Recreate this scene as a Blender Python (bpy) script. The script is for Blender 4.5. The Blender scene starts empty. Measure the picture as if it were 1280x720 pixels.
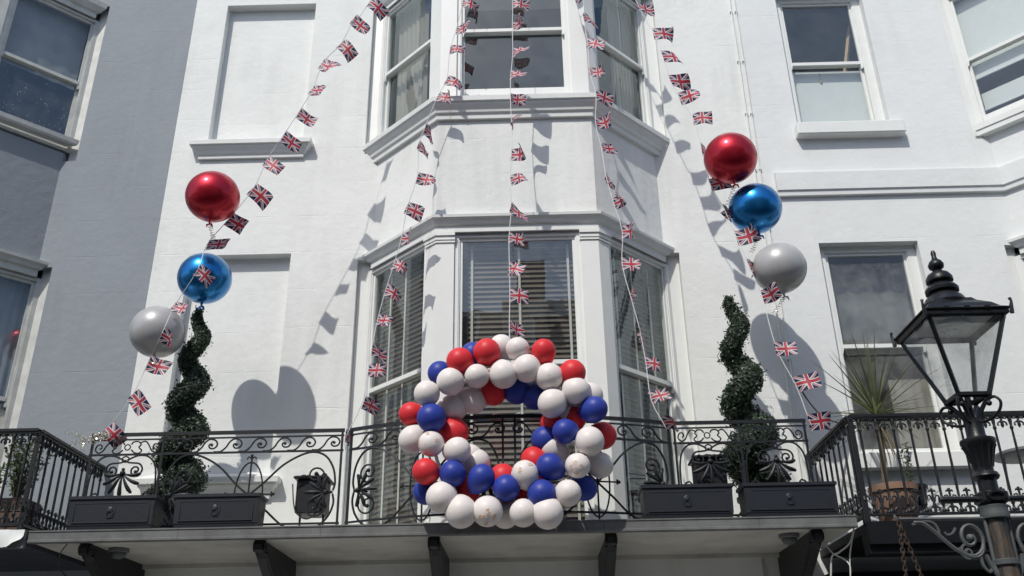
import bpy, math, random
from math import sin, cos, pi, radians, sqrt, atan2
from mathutils import Vector, Matrix, noise

sc = bpy.context.scene
COL = sc.collection
random.seed(7)

# ------------------------------------------------------------------ camera, sky, sun
cam_data = bpy.data.cameras.new('camera')
cam_data.sensor_width = 36.0
cam_data.lens = 1150.58 / 1280 * 36
cam_data.clip_end = 2000
cam = bpy.data.objects.new('camera', cam_data)
COL.objects.link(cam)
R_ = Vector((0.99965629, 0.02135404, -0.01520882))
U_ = Vector((0.02286328, -0.42622702, 0.90432726))
F_ = Vector((-0.01282862, 0.90436416, 0.42656874))
M = Matrix(((R_.x, U_.x, -F_.x), (R_.y, U_.y, -F_.y), (R_.z, U_.z, -F_.z))).to_4x4()
M.translation = Vector((0.065, -10.5, 1.6))
cam.matrix_world = M
sc.camera = cam

SUN_AZ, SUN_EL = radians(25), radians(50.5)      # light travels towards +Y, turned to +X by SUN_AZ
world = bpy.data.worlds.new('World')
sc.world = world
world.use_nodes = True
wn = world.node_tree
sky = wn.nodes.new('ShaderNodeTexSky')
sky.sky_type = 'NISHITA'
sky.sun_disc = False
sky.sun_elevation = SUN_EL
sky.sun_rotation = pi + SUN_AZ
sky.air_density = 1.0
sky.dust_density = 1.6
bg = wn.nodes['Background']
bg.inputs['Strength'].default_value = 0.12
wn.links.new(sky.outputs[0], bg.inputs[0])
sl = bpy.data.lights.new('sun', 'SUN')
sl.energy = 2.75
sl.angle = radians(0.6)
sl.color = (1.0, 0.965, 0.89)
sun = bpy.data.objects.new('sun', sl)
COL.objects.link(sun)
sd = Vector((sin(SUN_AZ) * cos(SUN_EL), cos(SUN_AZ) * cos(SUN_EL), -sin(SUN_EL)))
sun.rotation_euler = sd.to_track_quat('-Z', 'Y').to_euler()
sun.location = (-20, -30, 40)
sc.view_settings.view_transform = 'Standard'
sc.view_settings.look = 'None'
sc.view_settings.gamma = 1.0
sc.view_settings.exposure = 0.24
sc.view_settings.use_curve_mapping = False
sc.cycles.max_bounces = 8
sc.cycles.transparent_max_bounces = 12

# ------------------------------------------------------------------ materials
class NT:
    def __init__(s, name):
        s.m = bpy.data.materials.new(name)
        s.m.use_nodes = True
        s.t = s.m.node_tree
        s.b = s.t.nodes['Principled BSDF']
        s.out = s.t.nodes['Material Output']
    def n(s, typ, **k):
        nd = s.t.nodes.new(typ)
        for a, v in k.items():
            setattr(nd, a, v)
        return nd
    def l(s, a, b):
        s.t.links.new(a, b)
    def math(s, op, a, b=None, c=None, clamp=False):
        nd = s.n('ShaderNodeMath', operation=op, use_clamp=clamp)
        for i, v in enumerate((a, b, c)):
            if v is None:
                continue
            if isinstance(v, (int, float)):
                nd.inputs[i].default_value = v
            else:
                s.l(v, nd.inputs[i])
        return nd.outputs[0]
    def noise(s, vec, scale, detail=4, rough=0.55):
        nd = s.n('ShaderNodeTexNoise')
        nd.inputs['Scale'].default_value = scale
        nd.inputs['Detail'].default_value = detail
        nd.inputs['Roughness'].default_value = rough
        if vec is not None:
            s.l(vec, nd.inputs['Vector'])
        return nd.outputs['Fac']
    def mix(s, fac, a, b):
        nd = s.n('ShaderNodeMix', data_type='RGBA')
        if isinstance(fac, (int, float)):
            nd.inputs[0].default_value = fac
        else:
            s.l(fac, nd.inputs[0])
        for i, v in ((6, a), (7, b)):
            if isinstance(v, tuple):
                nd.inputs[i].default_value = (*v[:3], 1)
            else:
                s.l(v, nd.inputs[i])
        return nd.outputs[2]
    def ramp(s, fac, lo, hi):
        nd = s.n('ShaderNodeMapRange')
        s.l(fac, nd.inputs[0])
        nd.inputs[1].default_value = lo
        nd.inputs[2].default_value = hi
        return nd.outputs[0]
    def pos(s):
        return s.n('ShaderNodeNewGeometry').outputs['Position']
    def set(s, **k):
        for a, v in k.items():
            s.b.inputs[a].default_value = v
    def bump(s, h, strength, dist=0.01):
        nd = s.n('ShaderNodeBump')
        nd.inputs['Strength'].default_value = strength
        nd.inputs['Distance'].default_value = dist
        s.l(h, nd.inputs['Height'])
        s.l(nd.outputs[0], s.b.inputs['Normal'])

def col3(c):
    return (*c, 1)

def stucco(name, c, rough=0.75, course=True, dirt=0.12, relief=0.75):
    t = NT(name)
    p = t.pos()
    big = t.noise(p, 0.7, 5)
    mp = t.n('ShaderNodeMapping')
    mp.inputs['Scale'].default_value = (5, 5, 0.5)
    t.l(p, mp.inputs[0])
    streak = t.noise(mp.outputs[0], 1.0, 5, 0.6)
    d = t.math('MULTIPLY', t.ramp(big, 0.42, 0.75), t.ramp(streak, 0.4, 0.75))
    base = t.mix(t.math('MULTIPLY', d, dirt * 3), c, tuple(x * k for x, k in zip(c, (0.66, 0.66, 0.64))))
    patch = t.ramp(t.noise(p, 1.3, 2, 0.3), 0.49, 0.53)
    base = t.mix(t.math('MULTIPLY', patch, 0.10), base, tuple(x * 0.8 for x in c))
    fine = t.noise(p, 60, 3)
    mid = t.noise(p, 9, 4)
    blot = t.noise(p, 2.3, 3)
    h = t.math('ADD', t.math('MULTIPLY', fine, 0.25), t.math('MULTIPLY', mid, 1.25))
    h = t.math('ADD', h, t.math('MULTIPLY', blot, 1.6))
    if course:
        sep = t.n('ShaderNodeSeparateXYZ')
        t.l(p, sep.inputs[0])
        zz = t.math('ADD', sep.outputs[2], t.math('MULTIPLY', t.noise(p, 3.5, 3), 0.05))
        q = t.math('DIVIDE', t.math('SUBTRACT', zz, 5.05), 0.528)
        pp = t.math('PINGPONG', q, 0.5)
        line = t.ramp(pp, 0.016, 0.004)
        gate = t.ramp(t.noise(p, 1.7, 4), 0.45, 0.62)
        line = t.math('MULTIPLY', line, t.math('MAXIMUM', gate, 0.1))
        base = t.mix(t.math('MULTIPLY', line, 0.08), base, tuple(x * 0.6 for x in c))
        h = t.math('SUBTRACT', h, t.math('MULTIPLY', line, 0.4))
    t.l(base, t.b.inputs['Base Color'])
    t.set(Roughness=rough)
    t.b.inputs['Specular IOR Level'].default_value = 0.3
    t.bump(h, relief, 0.010)
    return t.m

def paint(name, c, rough=0.4, var=0.15, bump=0.0, scale=6, metallic=0.0, spec=0.5):
    t = NT(name)
    p = t.n('ShaderNodeTexCoord').outputs['Object']
    n1 = t.noise(p, scale, 5)
    t.l(t.mix(t.math('MULTIPLY', t.ramp(n1, 0.35, 0.7), var * 2), c, tuple(x * 0.6 + 0.004 for x in c)), t.b.inputs['Base Color'])
    t.l(t.math('ADD', t.math('MULTIPLY', n1, 0.25), rough - 0.12), t.b.inputs['Roughness'])
    t.set(Metallic=metallic)
    t.b.inputs['Specular IOR Level'].default_value = spec
    if bump:
        t.bump(t.noise(p, scale * 8, 4), bump, 0.004)
    return t.m

MAT = {}
MAT['white_stucco'] = stucco('white_stucco', (0.76, 0.775, 0.76), dirt=0.24, relief=0.5)
MAT['white_stucco_right'] = stucco('white_stucco_right', (0.725, 0.745, 0.745), dirt=0.1, relief=0.4)
MAT['grey_stucco'] = stucco('grey_stucco', (0.258, 0.287, 0.318), dirt=0.2, relief=0.5)
MAT['white_paint'] = paint('white_paint', (0.77, 0.785, 0.765), 0.35, 0.06)
MAT['mould_paint'] = paint('mould_paint', (0.735, 0.75, 0.735), 0.55, 0.08, 0.25)
MAT['old_white_paint'] = paint('old_white_paint', (0.62, 0.63, 0.60), 0.5, 0.25)
MAT['iron'] = paint('iron', (0.017, 0.019, 0.023), 0.42, 0.3, 0.2, 30, spec=0.3)
MAT['lamp_iron'] = paint('lamp_iron', (0.011, 0.0125, 0.015), 0.34, 0.3, 0.2, 25, spec=0.35)
MAT['lead'] = paint('lead', (0.15, 0.155, 0.155), 0.55, 0.5, 0.3, 5)
MAT['soffit'] = paint('soffit', (0.57, 0.57, 0.53), 0.7, 0.38, 0.3, 2.2)
MAT['planter'] = paint('planter', (0.018, 0.022, 0.031), 0.5, 0.5, 0.35, 6, spec=0.35)
MAT['black_shop'] = paint('black_shop', (0.007, 0.008, 0.010), 0.5, 0.2, spec=0.2)
MAT['navy_shop'] = paint('navy_shop', (0.03, 0.036, 0.05), 0.6, 0.2)
MAT['grey_panel'] = paint('grey_panel', (0.16, 0.16, 0.165), 0.5, 0.2)
MAT['room'] = paint('room', (0.30, 0.28, 0.25), 0.9, 0.1)
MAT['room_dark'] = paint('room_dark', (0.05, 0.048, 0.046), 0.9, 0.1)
MAT['blind_slat'] = paint('blind_slat', (0.10, 0.073, 0.052), 0.45, 0.12)
MAT['blind_tape'] = paint('blind_tape', (0.62, 0.60, 0.54), 0.8, 0.05)
MAT['roller'] = paint('roller', (0.72, 0.73, 0.70), 0.8, 0.04)
MAT['curtain'] = paint('curtain', (0.27, 0.255, 0.225), 0.9, 0.1)
MAT['net_curtain'] = paint('net_curtain', (0.32, 0.34, 0.36), 0.9, 0.25, 0, 2)
MAT['net_dim'] = paint('net_dim', (0.12, 0.12, 0.12), 0.9, 0.4, 0, 1.5)
MAT['terracotta'] = paint('terracotta', (0.30, 0.18, 0.125), 0.8, 0.3, 0.3)
MAT['wood_box'] = paint('wood_box', (0.10, 0.06, 0.04), 0.7, 0.4, 0.3)
MAT['bare_wood'] = paint('bare_wood', (0.50, 0.36, 0.2), 0.7, 0.3)
MAT['bark'] = paint('bark', (0.14, 0.11, 0.075), 0.9, 0.4, 0.6, 14)
MAT['soil'] = paint('soil', (0.03, 0.022, 0.016), 0.95, 0.4, 0.6, 20)
MAT['cloth'] = paint('cloth', (0.72, 0.74, 0.73), 0.8, 0.1)
MAT['cable_white'] = paint('cable_white', (0.6, 0.6, 0.58), 0.5, 0.2)
MAT['cable_black'] = paint('cable_black', (0.015, 0.015, 0.015), 0.5, 0.1)
MAT['string'] = paint('string', (0.78, 0.78, 0.78), 0.6, 0.05)
MAT['rust'] = paint('rust', (0.055, 0.033, 0.024), 0.85, 0.5, 0.6, 30)
MAT['gold_print'] = paint('gold_print', (0.80, 0.50, 0.33), 0.5, 0.05)
MAT['tarnish'] = paint('tarnish', (0.10, 0.11, 0.115), 0.55, 0.4, 0.3, 14)
MAT['brick_far'] = paint('brick_far', (0.30, 0.25, 0.21), 0.9, 0.4, 0.2, 2)
MAT['cream_far'] = paint('cream_far', (0.60, 0.58, 0.52), 0.8, 0.15)
MAT['slate'] = paint('slate', (0.09, 0.095, 0.105), 0.7, 0.4)
MAT['asphalt'] = paint('asphalt', (0.055, 0.055, 0.056), 0.9, 0.3, 0.5, 3)
MAT['paving'] = paint('paving', (0.30, 0.29, 0.275), 0.85, 0.25, 0.3, 2)

def worn_column():
    t = NT('worn_column')
    p = t.n('ShaderNodeTexCoord').outputs['Object']
    mp = t.n('ShaderNodeMapping')
    mp.inputs['Scale'].default_value = (14, 14, 1.6)
    t.l(p, mp.inputs[0])
    n1 = t.noise(mp.outputs[0], 1.0, 6, 0.65)
    a = t.mix(t.ramp(n1, 0.44, 0.56), (0.02, 0.022, 0.024), (0.11, 0.075, 0.05))
    t.l(t.mix(t.ramp(t.noise(p, 30, 4), 0.5, 0.7), a, (0.05, 0.05, 0.05)), t.b.inputs['Base Color'])
    t.set(Roughness=0.6)
    t.bump(n1, 0.5, 0.006)
    return t.m
MAT['worn_column'] = worn_column()

def glass(name, refl=0.1, tint=(0.92, 0.95, 0.95), speck=0.0, film=0.12):
    t = NT(name)
    t.t.nodes.remove(t.b)
    tr = t.n('ShaderNodeBsdfTransparent')
    tr.inputs[0].default_value = (*tint, 1)
    gl = t.n('ShaderNodeBsdfGlossy')
    gl.inputs['Roughness'].default_value = 0.0
    gl.inputs[0].default_value = (0.86, 0.97, 1, 1)
    p = t.pos()
    bp = t.n('ShaderNodeBump')
    bp.inputs['Strength'].default_value = 0.10
    bp.inputs['Distance'].default_value = 0.01
    t.l(t.noise(p, 1.8, 2), bp.inputs['Height'])
    t.l(bp.outputs[0], gl.inputs['Normal'])
    lw = t.n('ShaderNodeLayerWeight')
    lw.inputs[0].default_value = 0.5
    fac = t.math('ADD', t.math('MULTIPLY', t.math('POWER', lw.outputs['Facing'], 4.0), 0.85), refl, clamp=True)
    mx = t.n('ShaderNodeMixShader')
    t.l(fac, mx.inputs[0])
    t.l(tr.outputs[0], mx.inputs[1])
    t.l(gl.outputs[0], mx.inputs[2])
    res = mx.outputs[0]
    # film of street dust, with spots where asked
    df = t.n('ShaderNodeBsdfDiffuse')
    df.inputs[0].default_value = (0.6, 0.62, 0.63, 1)
    dust = t.math('MULTIPLY', t.ramp(t.noise(p, 3.0, 6, 0.7), 0.3, 0.75), film)
    if speck:
        vo = t.n('ShaderNodeTexVoronoi')
        vo.inputs['Scale'].default_value = 26
        t.l(p, vo.inputs['Vector'])
        sp = t.math('MULTIPLY', t.ramp(vo.outputs['Distance'], 0.26, 0.12), t.ramp(t.noise(p, 14, 4), 0.5, 0.62))
        dust = t.math('ADD', dust, t.math('MULTIPLY', sp, speck), clamp=True)
    m2 = t.n('ShaderNodeMixShader')
    t.l(dust, m2.inputs[0])
    t.l(res, m2.inputs[1])
    t.l(df.outputs[0], m2.inputs[2])
    t.l(m2.outputs[0], t.out.inputs[0])
    return t.m
MAT['glass'] = glass('glass', 0.125, film=0.07)
MAT['dusty_glass'] = glass('dusty_glass', 0.07, (0.9, 0.92, 0.9), 0.0, 0.28)
MAT['left_glass'] = glass('left_glass', 0.08, (0.9, 0.93, 0.95))
MAT['lamp_glass'] = glass('lamp_glass', 0.05, (0.93, 0.94, 0.94), 0.0, 0.45)
MAT['speckled_glass'] = glass('speckled_glass', 0.15, (0.8, 0.85, 0.9), 0.55)

def latex(name, c, rough=0.32, sss=0.0):
    t = NT(name)
    uv = t.n('ShaderNodeTexCoord').outputs['Object']
    n1 = t.noise(uv, 4, 2)
    sep = t.n('ShaderNodeSeparateXYZ')
    t.l(uv, sep.inputs[0])
    rad = t.math('SQRT', t.math('ADD', t.math('POWER', sep.outputs[0], 2.0), t.math('POWER', sep.outputs[1], 2.0)))
    # thicker, darker nipple of rubber at the crown of the balloon
    tip = t.math('MULTIPLY', t.ramp(rad, 0.13, 0.03), t.math('GREATER_THAN', sep.outputs[2], 0.0))
    base = t.mix(t.math('MULTIPLY', n1, 0.12), c, tuple(x * 0.85 for x in c))
    t.l(t.mix(t.math('MULTIPLY', tip, 0.5 if max(c) < 0.7 else 0.28), base, tuple(x * 0.45 for x in c)), t.b.inputs['Base Color'])
    t.set(Roughness=rough)
    t.b.inputs['Subsurface Weight'].default_value = sss
    t.b.inputs['Subsurface Radius'].default_value = (0.03, 0.025, 0.02)
    t.b.inputs['Specular IOR Level'].default_value = 0.28
    return t.m
MAT['latex_white'] = latex('latex_white', (0.75, 0.70, 0.68), 0.45, 0.2)
MAT['latex_red'] = latex('latex_red', (0.66, 0.035, 0.045), 0.44)
MAT['latex_blue'] = latex('latex_blue', (0.028, 0.05, 0.31), 0.44)

def foil(name, c, metallic, rough, coat=0.6):
    t = NT(name)
    t.l(t.mix(t.math('MULTIPLY', t.noise(t.n('ShaderNodeTexCoord').outputs['Object'], 3, 3), 0.2), c, tuple(x * 0.75 for x in c)), t.b.inputs['Base Color'])
    t.set(Metallic=metallic, Roughness=rough)
    t.b.inputs['Coat Weight'].default_value = coat
    t.b.inputs['Coat Roughness'].default_value = 0.12
    return t.m
MAT['foil_red'] = foil('foil_red', (0.50, 0.012, 0.03), 0.7, 0.33, 0.35)
MAT['foil_blue'] = foil('foil_blue', (0.012, 0.20, 0.52), 0.85, 0.27, 0.4)
MAT['foil_grey'] = foil('foil_grey', (0.44, 0.44, 0.445), 0.12, 0.34, 0.25)
MAT['ribbon'] = foil('ribbon', (0.75, 0.72, 0.6), 0.7, 0.25)

def leaf_mat(name, c1, c2, rough=0.5, scale=9, trans=0.25):
    t = NT(name)
    p = t.pos()
    n1 = t.noise(p, scale, 4)
    t.l(t.mix(t.ramp(n1, 0.38, 0.62), c1, c2), t.b.inputs['Base Color'])
    t.set(Roughness=rough)
    tl = t.n('ShaderNodeBsdfTranslucent')
    tl.inputs[0].default_value = (c2[0] * 1.5, c2[1] * 1.6, c2[2], 1)
    mx = t.n('ShaderNodeMixShader')
    mx.inputs[0].default_value = trans
    t.l(t.b.outputs[0], mx.inputs[1])
    t.l(tl.outputs[0], mx.inputs[2])
    t.l(mx.outputs[0], t.out.inputs[0])
    return t.m
MAT['box_leaf'] = leaf_mat('box_leaf', (0.026, 0.047, 0.033), (0.066, 0.098, 0.062), 0.45, 16, 0.14)
MAT['box_core'] = paint('box_core', (0.016, 0.026, 0.017), 0.9, 0.2)
MAT['palm_leaf'] = leaf_mat('palm_leaf', (0.075, 0.095, 0.048), (0.15, 0.16, 0.085), 0.45, 3, 0.25)
MAT['palm_dry'] = leaf_mat('palm_dry', (0.30, 0.23, 0.12), (0.38, 0.31, 0.18), 0.7, 3, 0.2)
MAT['herb_leaf'] = leaf_mat('herb_leaf', (0.05, 0.08, 0.04), (0.09, 0.12, 0.06), 0.6, 12, 0.2)

def union_flag():
    t = NT('union_flag')
    uv = t.n('ShaderNodeUVMap')
    sep = t.n('ShaderNodeSeparateXYZ')
    t.l(uv.outputs[0], sep.inputs[0])
    x = t.math('MULTIPLY', t.math('SUBTRACT', sep.outputs[0], 0.5), 3.0)
    y = t.math('MULTIPLY', t.math('SUBTRACT', sep.outputs[1], 0.5), 2.0)
    ax, ay = t.math('ABSOLUTE', x), t.math('ABSOLUTE', y)
    k = t.math('MULTIPLY', x, 2 / 3)
    a, b = t.math('SUBTRACT', y, k), t.math('ADD', y, k)
    sg = t.math('SIGN', x)
    wd = t.math('LESS_THAN', t.math('MINIMUM', t.math('ABSOLUTE', a), t.math('ABSOLUTE', b)), 0.20)
    ra = t.math('MULTIPLY', a, sg)
    rb = t.math('MULTIPLY', b, sg)
    def band(v):
        return t.math('MULTIPLY', t.math('GREATER_THAN', v, -0.12), t.math('LESS_THAN', v, 0.02))
    rd = t.math('MAXIMUM', band(ra), band(rb))
    wc = t.math('LESS_THAN', t.math('MINIMUM', ax, ay), 0.29)
    rc = t.math('LESS_THAN', t.math('MINIMUM', ax, ay), 0.19)
    WH, RE, NA = (0.66, 0.66, 0.68), (0.45, 0.035, 0.06), (0.018, 0.019, 0.068)
    c = t.mix(wd, NA, WH)
    c = t.mix(rd, c, RE)
    c = t.mix(wc, c, WH)
    c = t.mix(rc, c, RE)
    t.l(c, t.b.inputs['Base Color'])
    t.set(Roughness=0.55)
    tl = t.n('ShaderNodeBsdfTranslucent')
    t.l(c, tl.inputs[0])
    mx = t.n('ShaderNodeMixShader')
    mx.inputs[0].default_value = 0.25
    t.l(t.b.outputs[0], mx.inputs[1])
    t.l(tl.outputs[0], mx.inputs[2])
    t.l(mx.outputs[0], t.out.inputs[0])
    return t.m
MAT['union_flag'] = union_flag()

# ------------------------------------------------------------------ mesh helpers
def thing(name, label, cat, loc=(0, 0, 0), group=None, rotz=0.0):
    o = bpy.data.objects.new(name, None)
    o.empty_display_size = 0.2
    COL.objects.link(o)
    o.location = loc
    o.rotation_euler = (0, 0, rotz)
    tag(o, label, cat, group)
    return o

def tag(o, label=None, cat=None, group=None, kind=None):
    if label: o['label'] = label
    if cat: o['category'] = cat
    if group: o['group'] = group
    if kind: o['kind'] = kind
    return o

def root_loc(o):
    while o.parent:
        o = o.parent
    return Vector(o.location)

class MB:
    def __init__(s):
        s.v, s.f, s.uv = [], [], None
    def add(s, vs, fs):
        k = len(s.v)
        s.v += [tuple(v) for v in vs]
        s.f += [tuple(i + k for i in f) for f in fs]
        return s
    def box(s, x0, x1, y0, y1, z0, z1):
        return s.hexa([(x0, y0, z0), (x1, y0, z0), (x1, y1, z0), (x0, y1, z0), (x0, y0, z1), (x1, y0, z1), (x1, y1, z1), (x0, y1, z1)])
    def hexa(s, c):
        return s.add(c, [(0, 3, 2, 1), (4, 5, 6, 7), (0, 1, 5, 4), (1, 2, 6, 5), (2, 3, 7, 6), (3, 0, 4, 7)])
    def bbox(s, x0, x1, y0, y1, z0, z1, b=0.01):
        """box with chamfered vertical and top/bottom edges"""
        pl = [(x0 + b, y0), (x1 - b, y0), (x1, y0 + b), (x1, y1 - b), (x1 - b, y1), (x0 + b, y1), (x0, y1 - b), (x0, y0 + b)]
        pi_ = [(x0 + 2 * b, y0 + b), (x1 - 2 * b, y0 + b), (x1 - b, y0 + 2 * b), (x1 - b, y1 - 2 * b), (x1 - 2 * b, y1 - b), (x0 + 2 * b, y1 - b), (x0 + b, y1 - 2 * b), (x0 + b, y0 + 2 * b)]
        rings = [[(x, y, z0) for x, y in pi_], [(x, y, z0 + b) for x, y in pl], [(x, y, z1 - b) for x, y in pl], [(x, y, z1) for x, y in pi_]]
        return s.loft(rings, True, True, True)
    def loft(s, rings, closed=True, cap0=False, cap1=False):
        n = len(rings[0])
        vs = [p for r in rings for p in r]
        fs = []
        for i in range(len(rings) - 1):
            for j in range(n if closed else n - 1):
                k = (j + 1) % n
                fs.append((i * n + j, i * n + k, (i + 1) * n + k, (i + 1) * n + j))
        if cap0: fs.append(tuple(reversed(range(n))))
        if cap1: fs.append(tuple((len(rings) - 1) * n + j for j in range(n)))
        return s.add(vs, fs)
    def prism(s, poly, z0, z1):
        return s.loft([[(x, y, z0) for x, y in poly], [(x, y, z1) for x, y in poly]], True, True, True)
    def tube(s, pts, r, n=6, flat=None):
        pts = [Vector(p) for p in pts]
        m = len(pts)
        rs = r if isinstance(r, (list, tuple)) else [r] * m
        prev = None
        rings = []
        for i in range(m):
            t = (pts[min(i + 1, m - 1)] - pts[max(i - 1, 0)])
            if t.length < 1e-9:
                t = Vector((0, 0, 1))
            t.normalize()
            if prev is None:
                a = Vector((0, 1, 0)) if abs(t.y) < 0.9 else Vector((1, 0, 0))
                a = (a - t * a.dot(t)).normalized()
            else:
                a = prev - t * prev.dot(t)
                a = a.normalized() if a.length > 1e-6 else prev
            prev = a
            b = t.cross(a)
            rings.append([pts[i] + (a * cos(2 * pi * k / n) + b * sin(2 * pi * k / n)) * rs[i] for k in range(n)])
        return s.loft(rings, True, True, True)
    def lathe(s, prof, c=(0, 0, 0), n=12):
        rings = [[(c[0] + r * cos(2 * pi * k / n), c[1] + r * sin(2 * pi * k / n), c[2] + z) for k in range(n)] for r, z in prof]
        return s.loft(rings, True, True, True)
    def ball(s, c, r, n=10, m=6, sq=(1, 1, 1)):
        rings = []
        for i in range(1, m):
            th = pi * i / m
            rings.append([(c[0] + sq[0] * r * sin(th) * cos(2 * pi * k / n), c[1] + sq[1] * r * sin(th) * sin(2 * pi * k / n), c[2] - sq[2] * r * cos(th)) for k in range(n)])
        return s.loft(rings, True, True, True)
    def build(s, name, mat, parent=None, smooth=False, world=True, mesh=None):
        if mesh is None:
            off = root_loc(parent) if (parent is not None and world) else Vector((0, 0, 0))
            me = bpy.data.meshes.new(name)
            me.from_pydata([tuple(Vector(v) - off) for v in s.v], [], s.f)
            if s.uv:
                ul = me.uv_layers.new(name='UVMap')
                for lp in me.loops:
                    ul.data[lp.index].uv = s.uv[lp.vertex_index]
            me.materials.append(MAT[mat])
            me.validate()
            me.update()
            if smooth:
                for p in me.polygons:
                    p.use_smooth = True
                if smooth != 'all':
                    me.set_sharp_from_angle(angle=radians(40))
        else:
            me = mesh
        o = bpy.data.objects.new(name, me)
        COL.objects.link(o)
        if parent is not None:
            o.parent = parent
        return o

def link_copy(src, parent, loc=None, rot=None, scale=None):
    c = src.copy()
    COL.objects.link(c)
    c.parent = parent
    if loc is not None: c.location = loc
    if rot is not None: c.rotation_euler = rot
    if scale is not None: c.scale = scale
    return c

def fix_normals(o):
    import bmesh
    bm = bmesh.new()
    bm.from_mesh(o.data)
    bmesh.ops.recalc_face_normals(bm, faces=bm.faces)
    bm.to_mesh(o.data)
    bm.free()
    return o

# smooth curve through points (Catmull-Rom)
def spline(p, k=6):
    p = [Vector(q) for q in p]
    out = []
    for i in range(len(p) - 1):
        a, b, c, d = p[max(i - 1, 0)], p[i], p[i + 1], p[min(i + 2, len(p) - 1)]
        for j in range(k):
            t = j / k
            out.append(0.5 * ((2 * b) + (c - a) * t + (2 * a - 5 * b + 4 * c - d) * t * t + (3 * b - a - 3 * c + d) * t ** 3))
    out.append(p[-1])
    return out

def spiral(cx, cz, r0, r1, a0, turns, n=22):
    return [(cx + (r0 + (r1 - r0) * i / n) * cos(a0 + 2 * pi * turns * i / n), cz + (r0 + (r1 - r0) * i / n) * sin(a0 + 2 * pi * turns * i / n)) for i in range(n + 1)]

# ------------------------------------------------------------------ ground and street
def structure(name, mb, mat):
    o = mb.build(name, mat)
    o['kind'] = 'structure'
    return o
structure('ground', MB().add([(-300, -300, -0.14), (300, -300, -0.14), (300, 300, -0.14), (-300, 300, -0.14)], [(0, 1, 2, 3)]), 'asphalt')
structure('pavement', MB().box(-60, 60, -4.3, 0.3, -0.13, 0.0), 'paving')
structure('pavement_opposite', MB().box(-60, 60, -15.9, -13.4, -0.13, 0.0), 'paving')

# ------------------------------------------------------------------ walls with openings
def wall_mb(x0, x1, z0, z1, holes, depth, back=0.3):
    """front face on Y=0 with rectangular holes (x0,x1,z0,z1), reveals going back by depth"""
    mb = MB()
    xs = sorted({x0, x1} | {h[i] for h in holes for i in (0, 1)})
    zs = sorted({z0, z1} | {h[i] for h in holes for i in (2, 3)})
    for i in range(len(xs) - 1):
        for j in range(len(zs) - 1):
            cx, cz = (xs[i] + xs[i + 1]) / 2, (zs[j] + zs[j + 1]) / 2
            if any(h[0] < cx < h[1] and h[2] < cz < h[3] for h in holes):
                continue
            a, b, c, d = xs[i], xs[i + 1], zs[j], zs[j + 1]
            mb.add([(a, 0, c), (b, 0, c), (b, 0, d), (a, 0, d)], [(0, 1, 2, 3)])
            mb.add([(a, back, c), (b, back, c), (b, back, d), (a, back, d)], [(3, 2, 1, 0)])
    for a, b, c, d in holes:
        for p, q in (((a, c), (a, d)), ((a, d), (b, d)), ((b, d), (b, c)), ((b, c), (a, c))):
            mb.add([(p[0], 0, p[1]), (q[0], 0, q[1]), (q[0], back, q[1]), (p[0], back, p[1])], [(0, 1, 2, 3)])
    for a in (x0, x1):
        mb.add([(a, 0, z0), (a, back, z0), (a, back, z1), (a, 0, z1)], [(0, 1, 2, 3)])
    mb.add([(x0, 0, z1), (x1, 0, z1), (x1, back, z1), (x0, back, z1)], [(0, 1, 2, 3)])
    return mb

class Plane:
    """local frame of a window opening: s along the wall, d outwards, z up"""
    def __init__(s, o, e):
        s.o = Vector((o[0], o[1], 0))
        s.e = Vector((e[0], e[1], 0)).normalized()
        s.n = Vector((s.e.y, -s.e.x, 0))
    def p(s, a, d, z):
        q = s.o + s.e * a + s.n * d
        return (q.x, q.y, z)
    def box(s, mb, a0, a1, d0, d1, z0, z1):
        return mb.hexa([s.p(a0, d1, z0), s.p(a1, d1, z0), s.p(a1, d0, z0), s.p(a0, d0, z0), s.p(a0, d1, z1), s.p(a1, d1, z1), s.p(a1, d0, z1), s.p(a0, d0, z1)])

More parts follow.
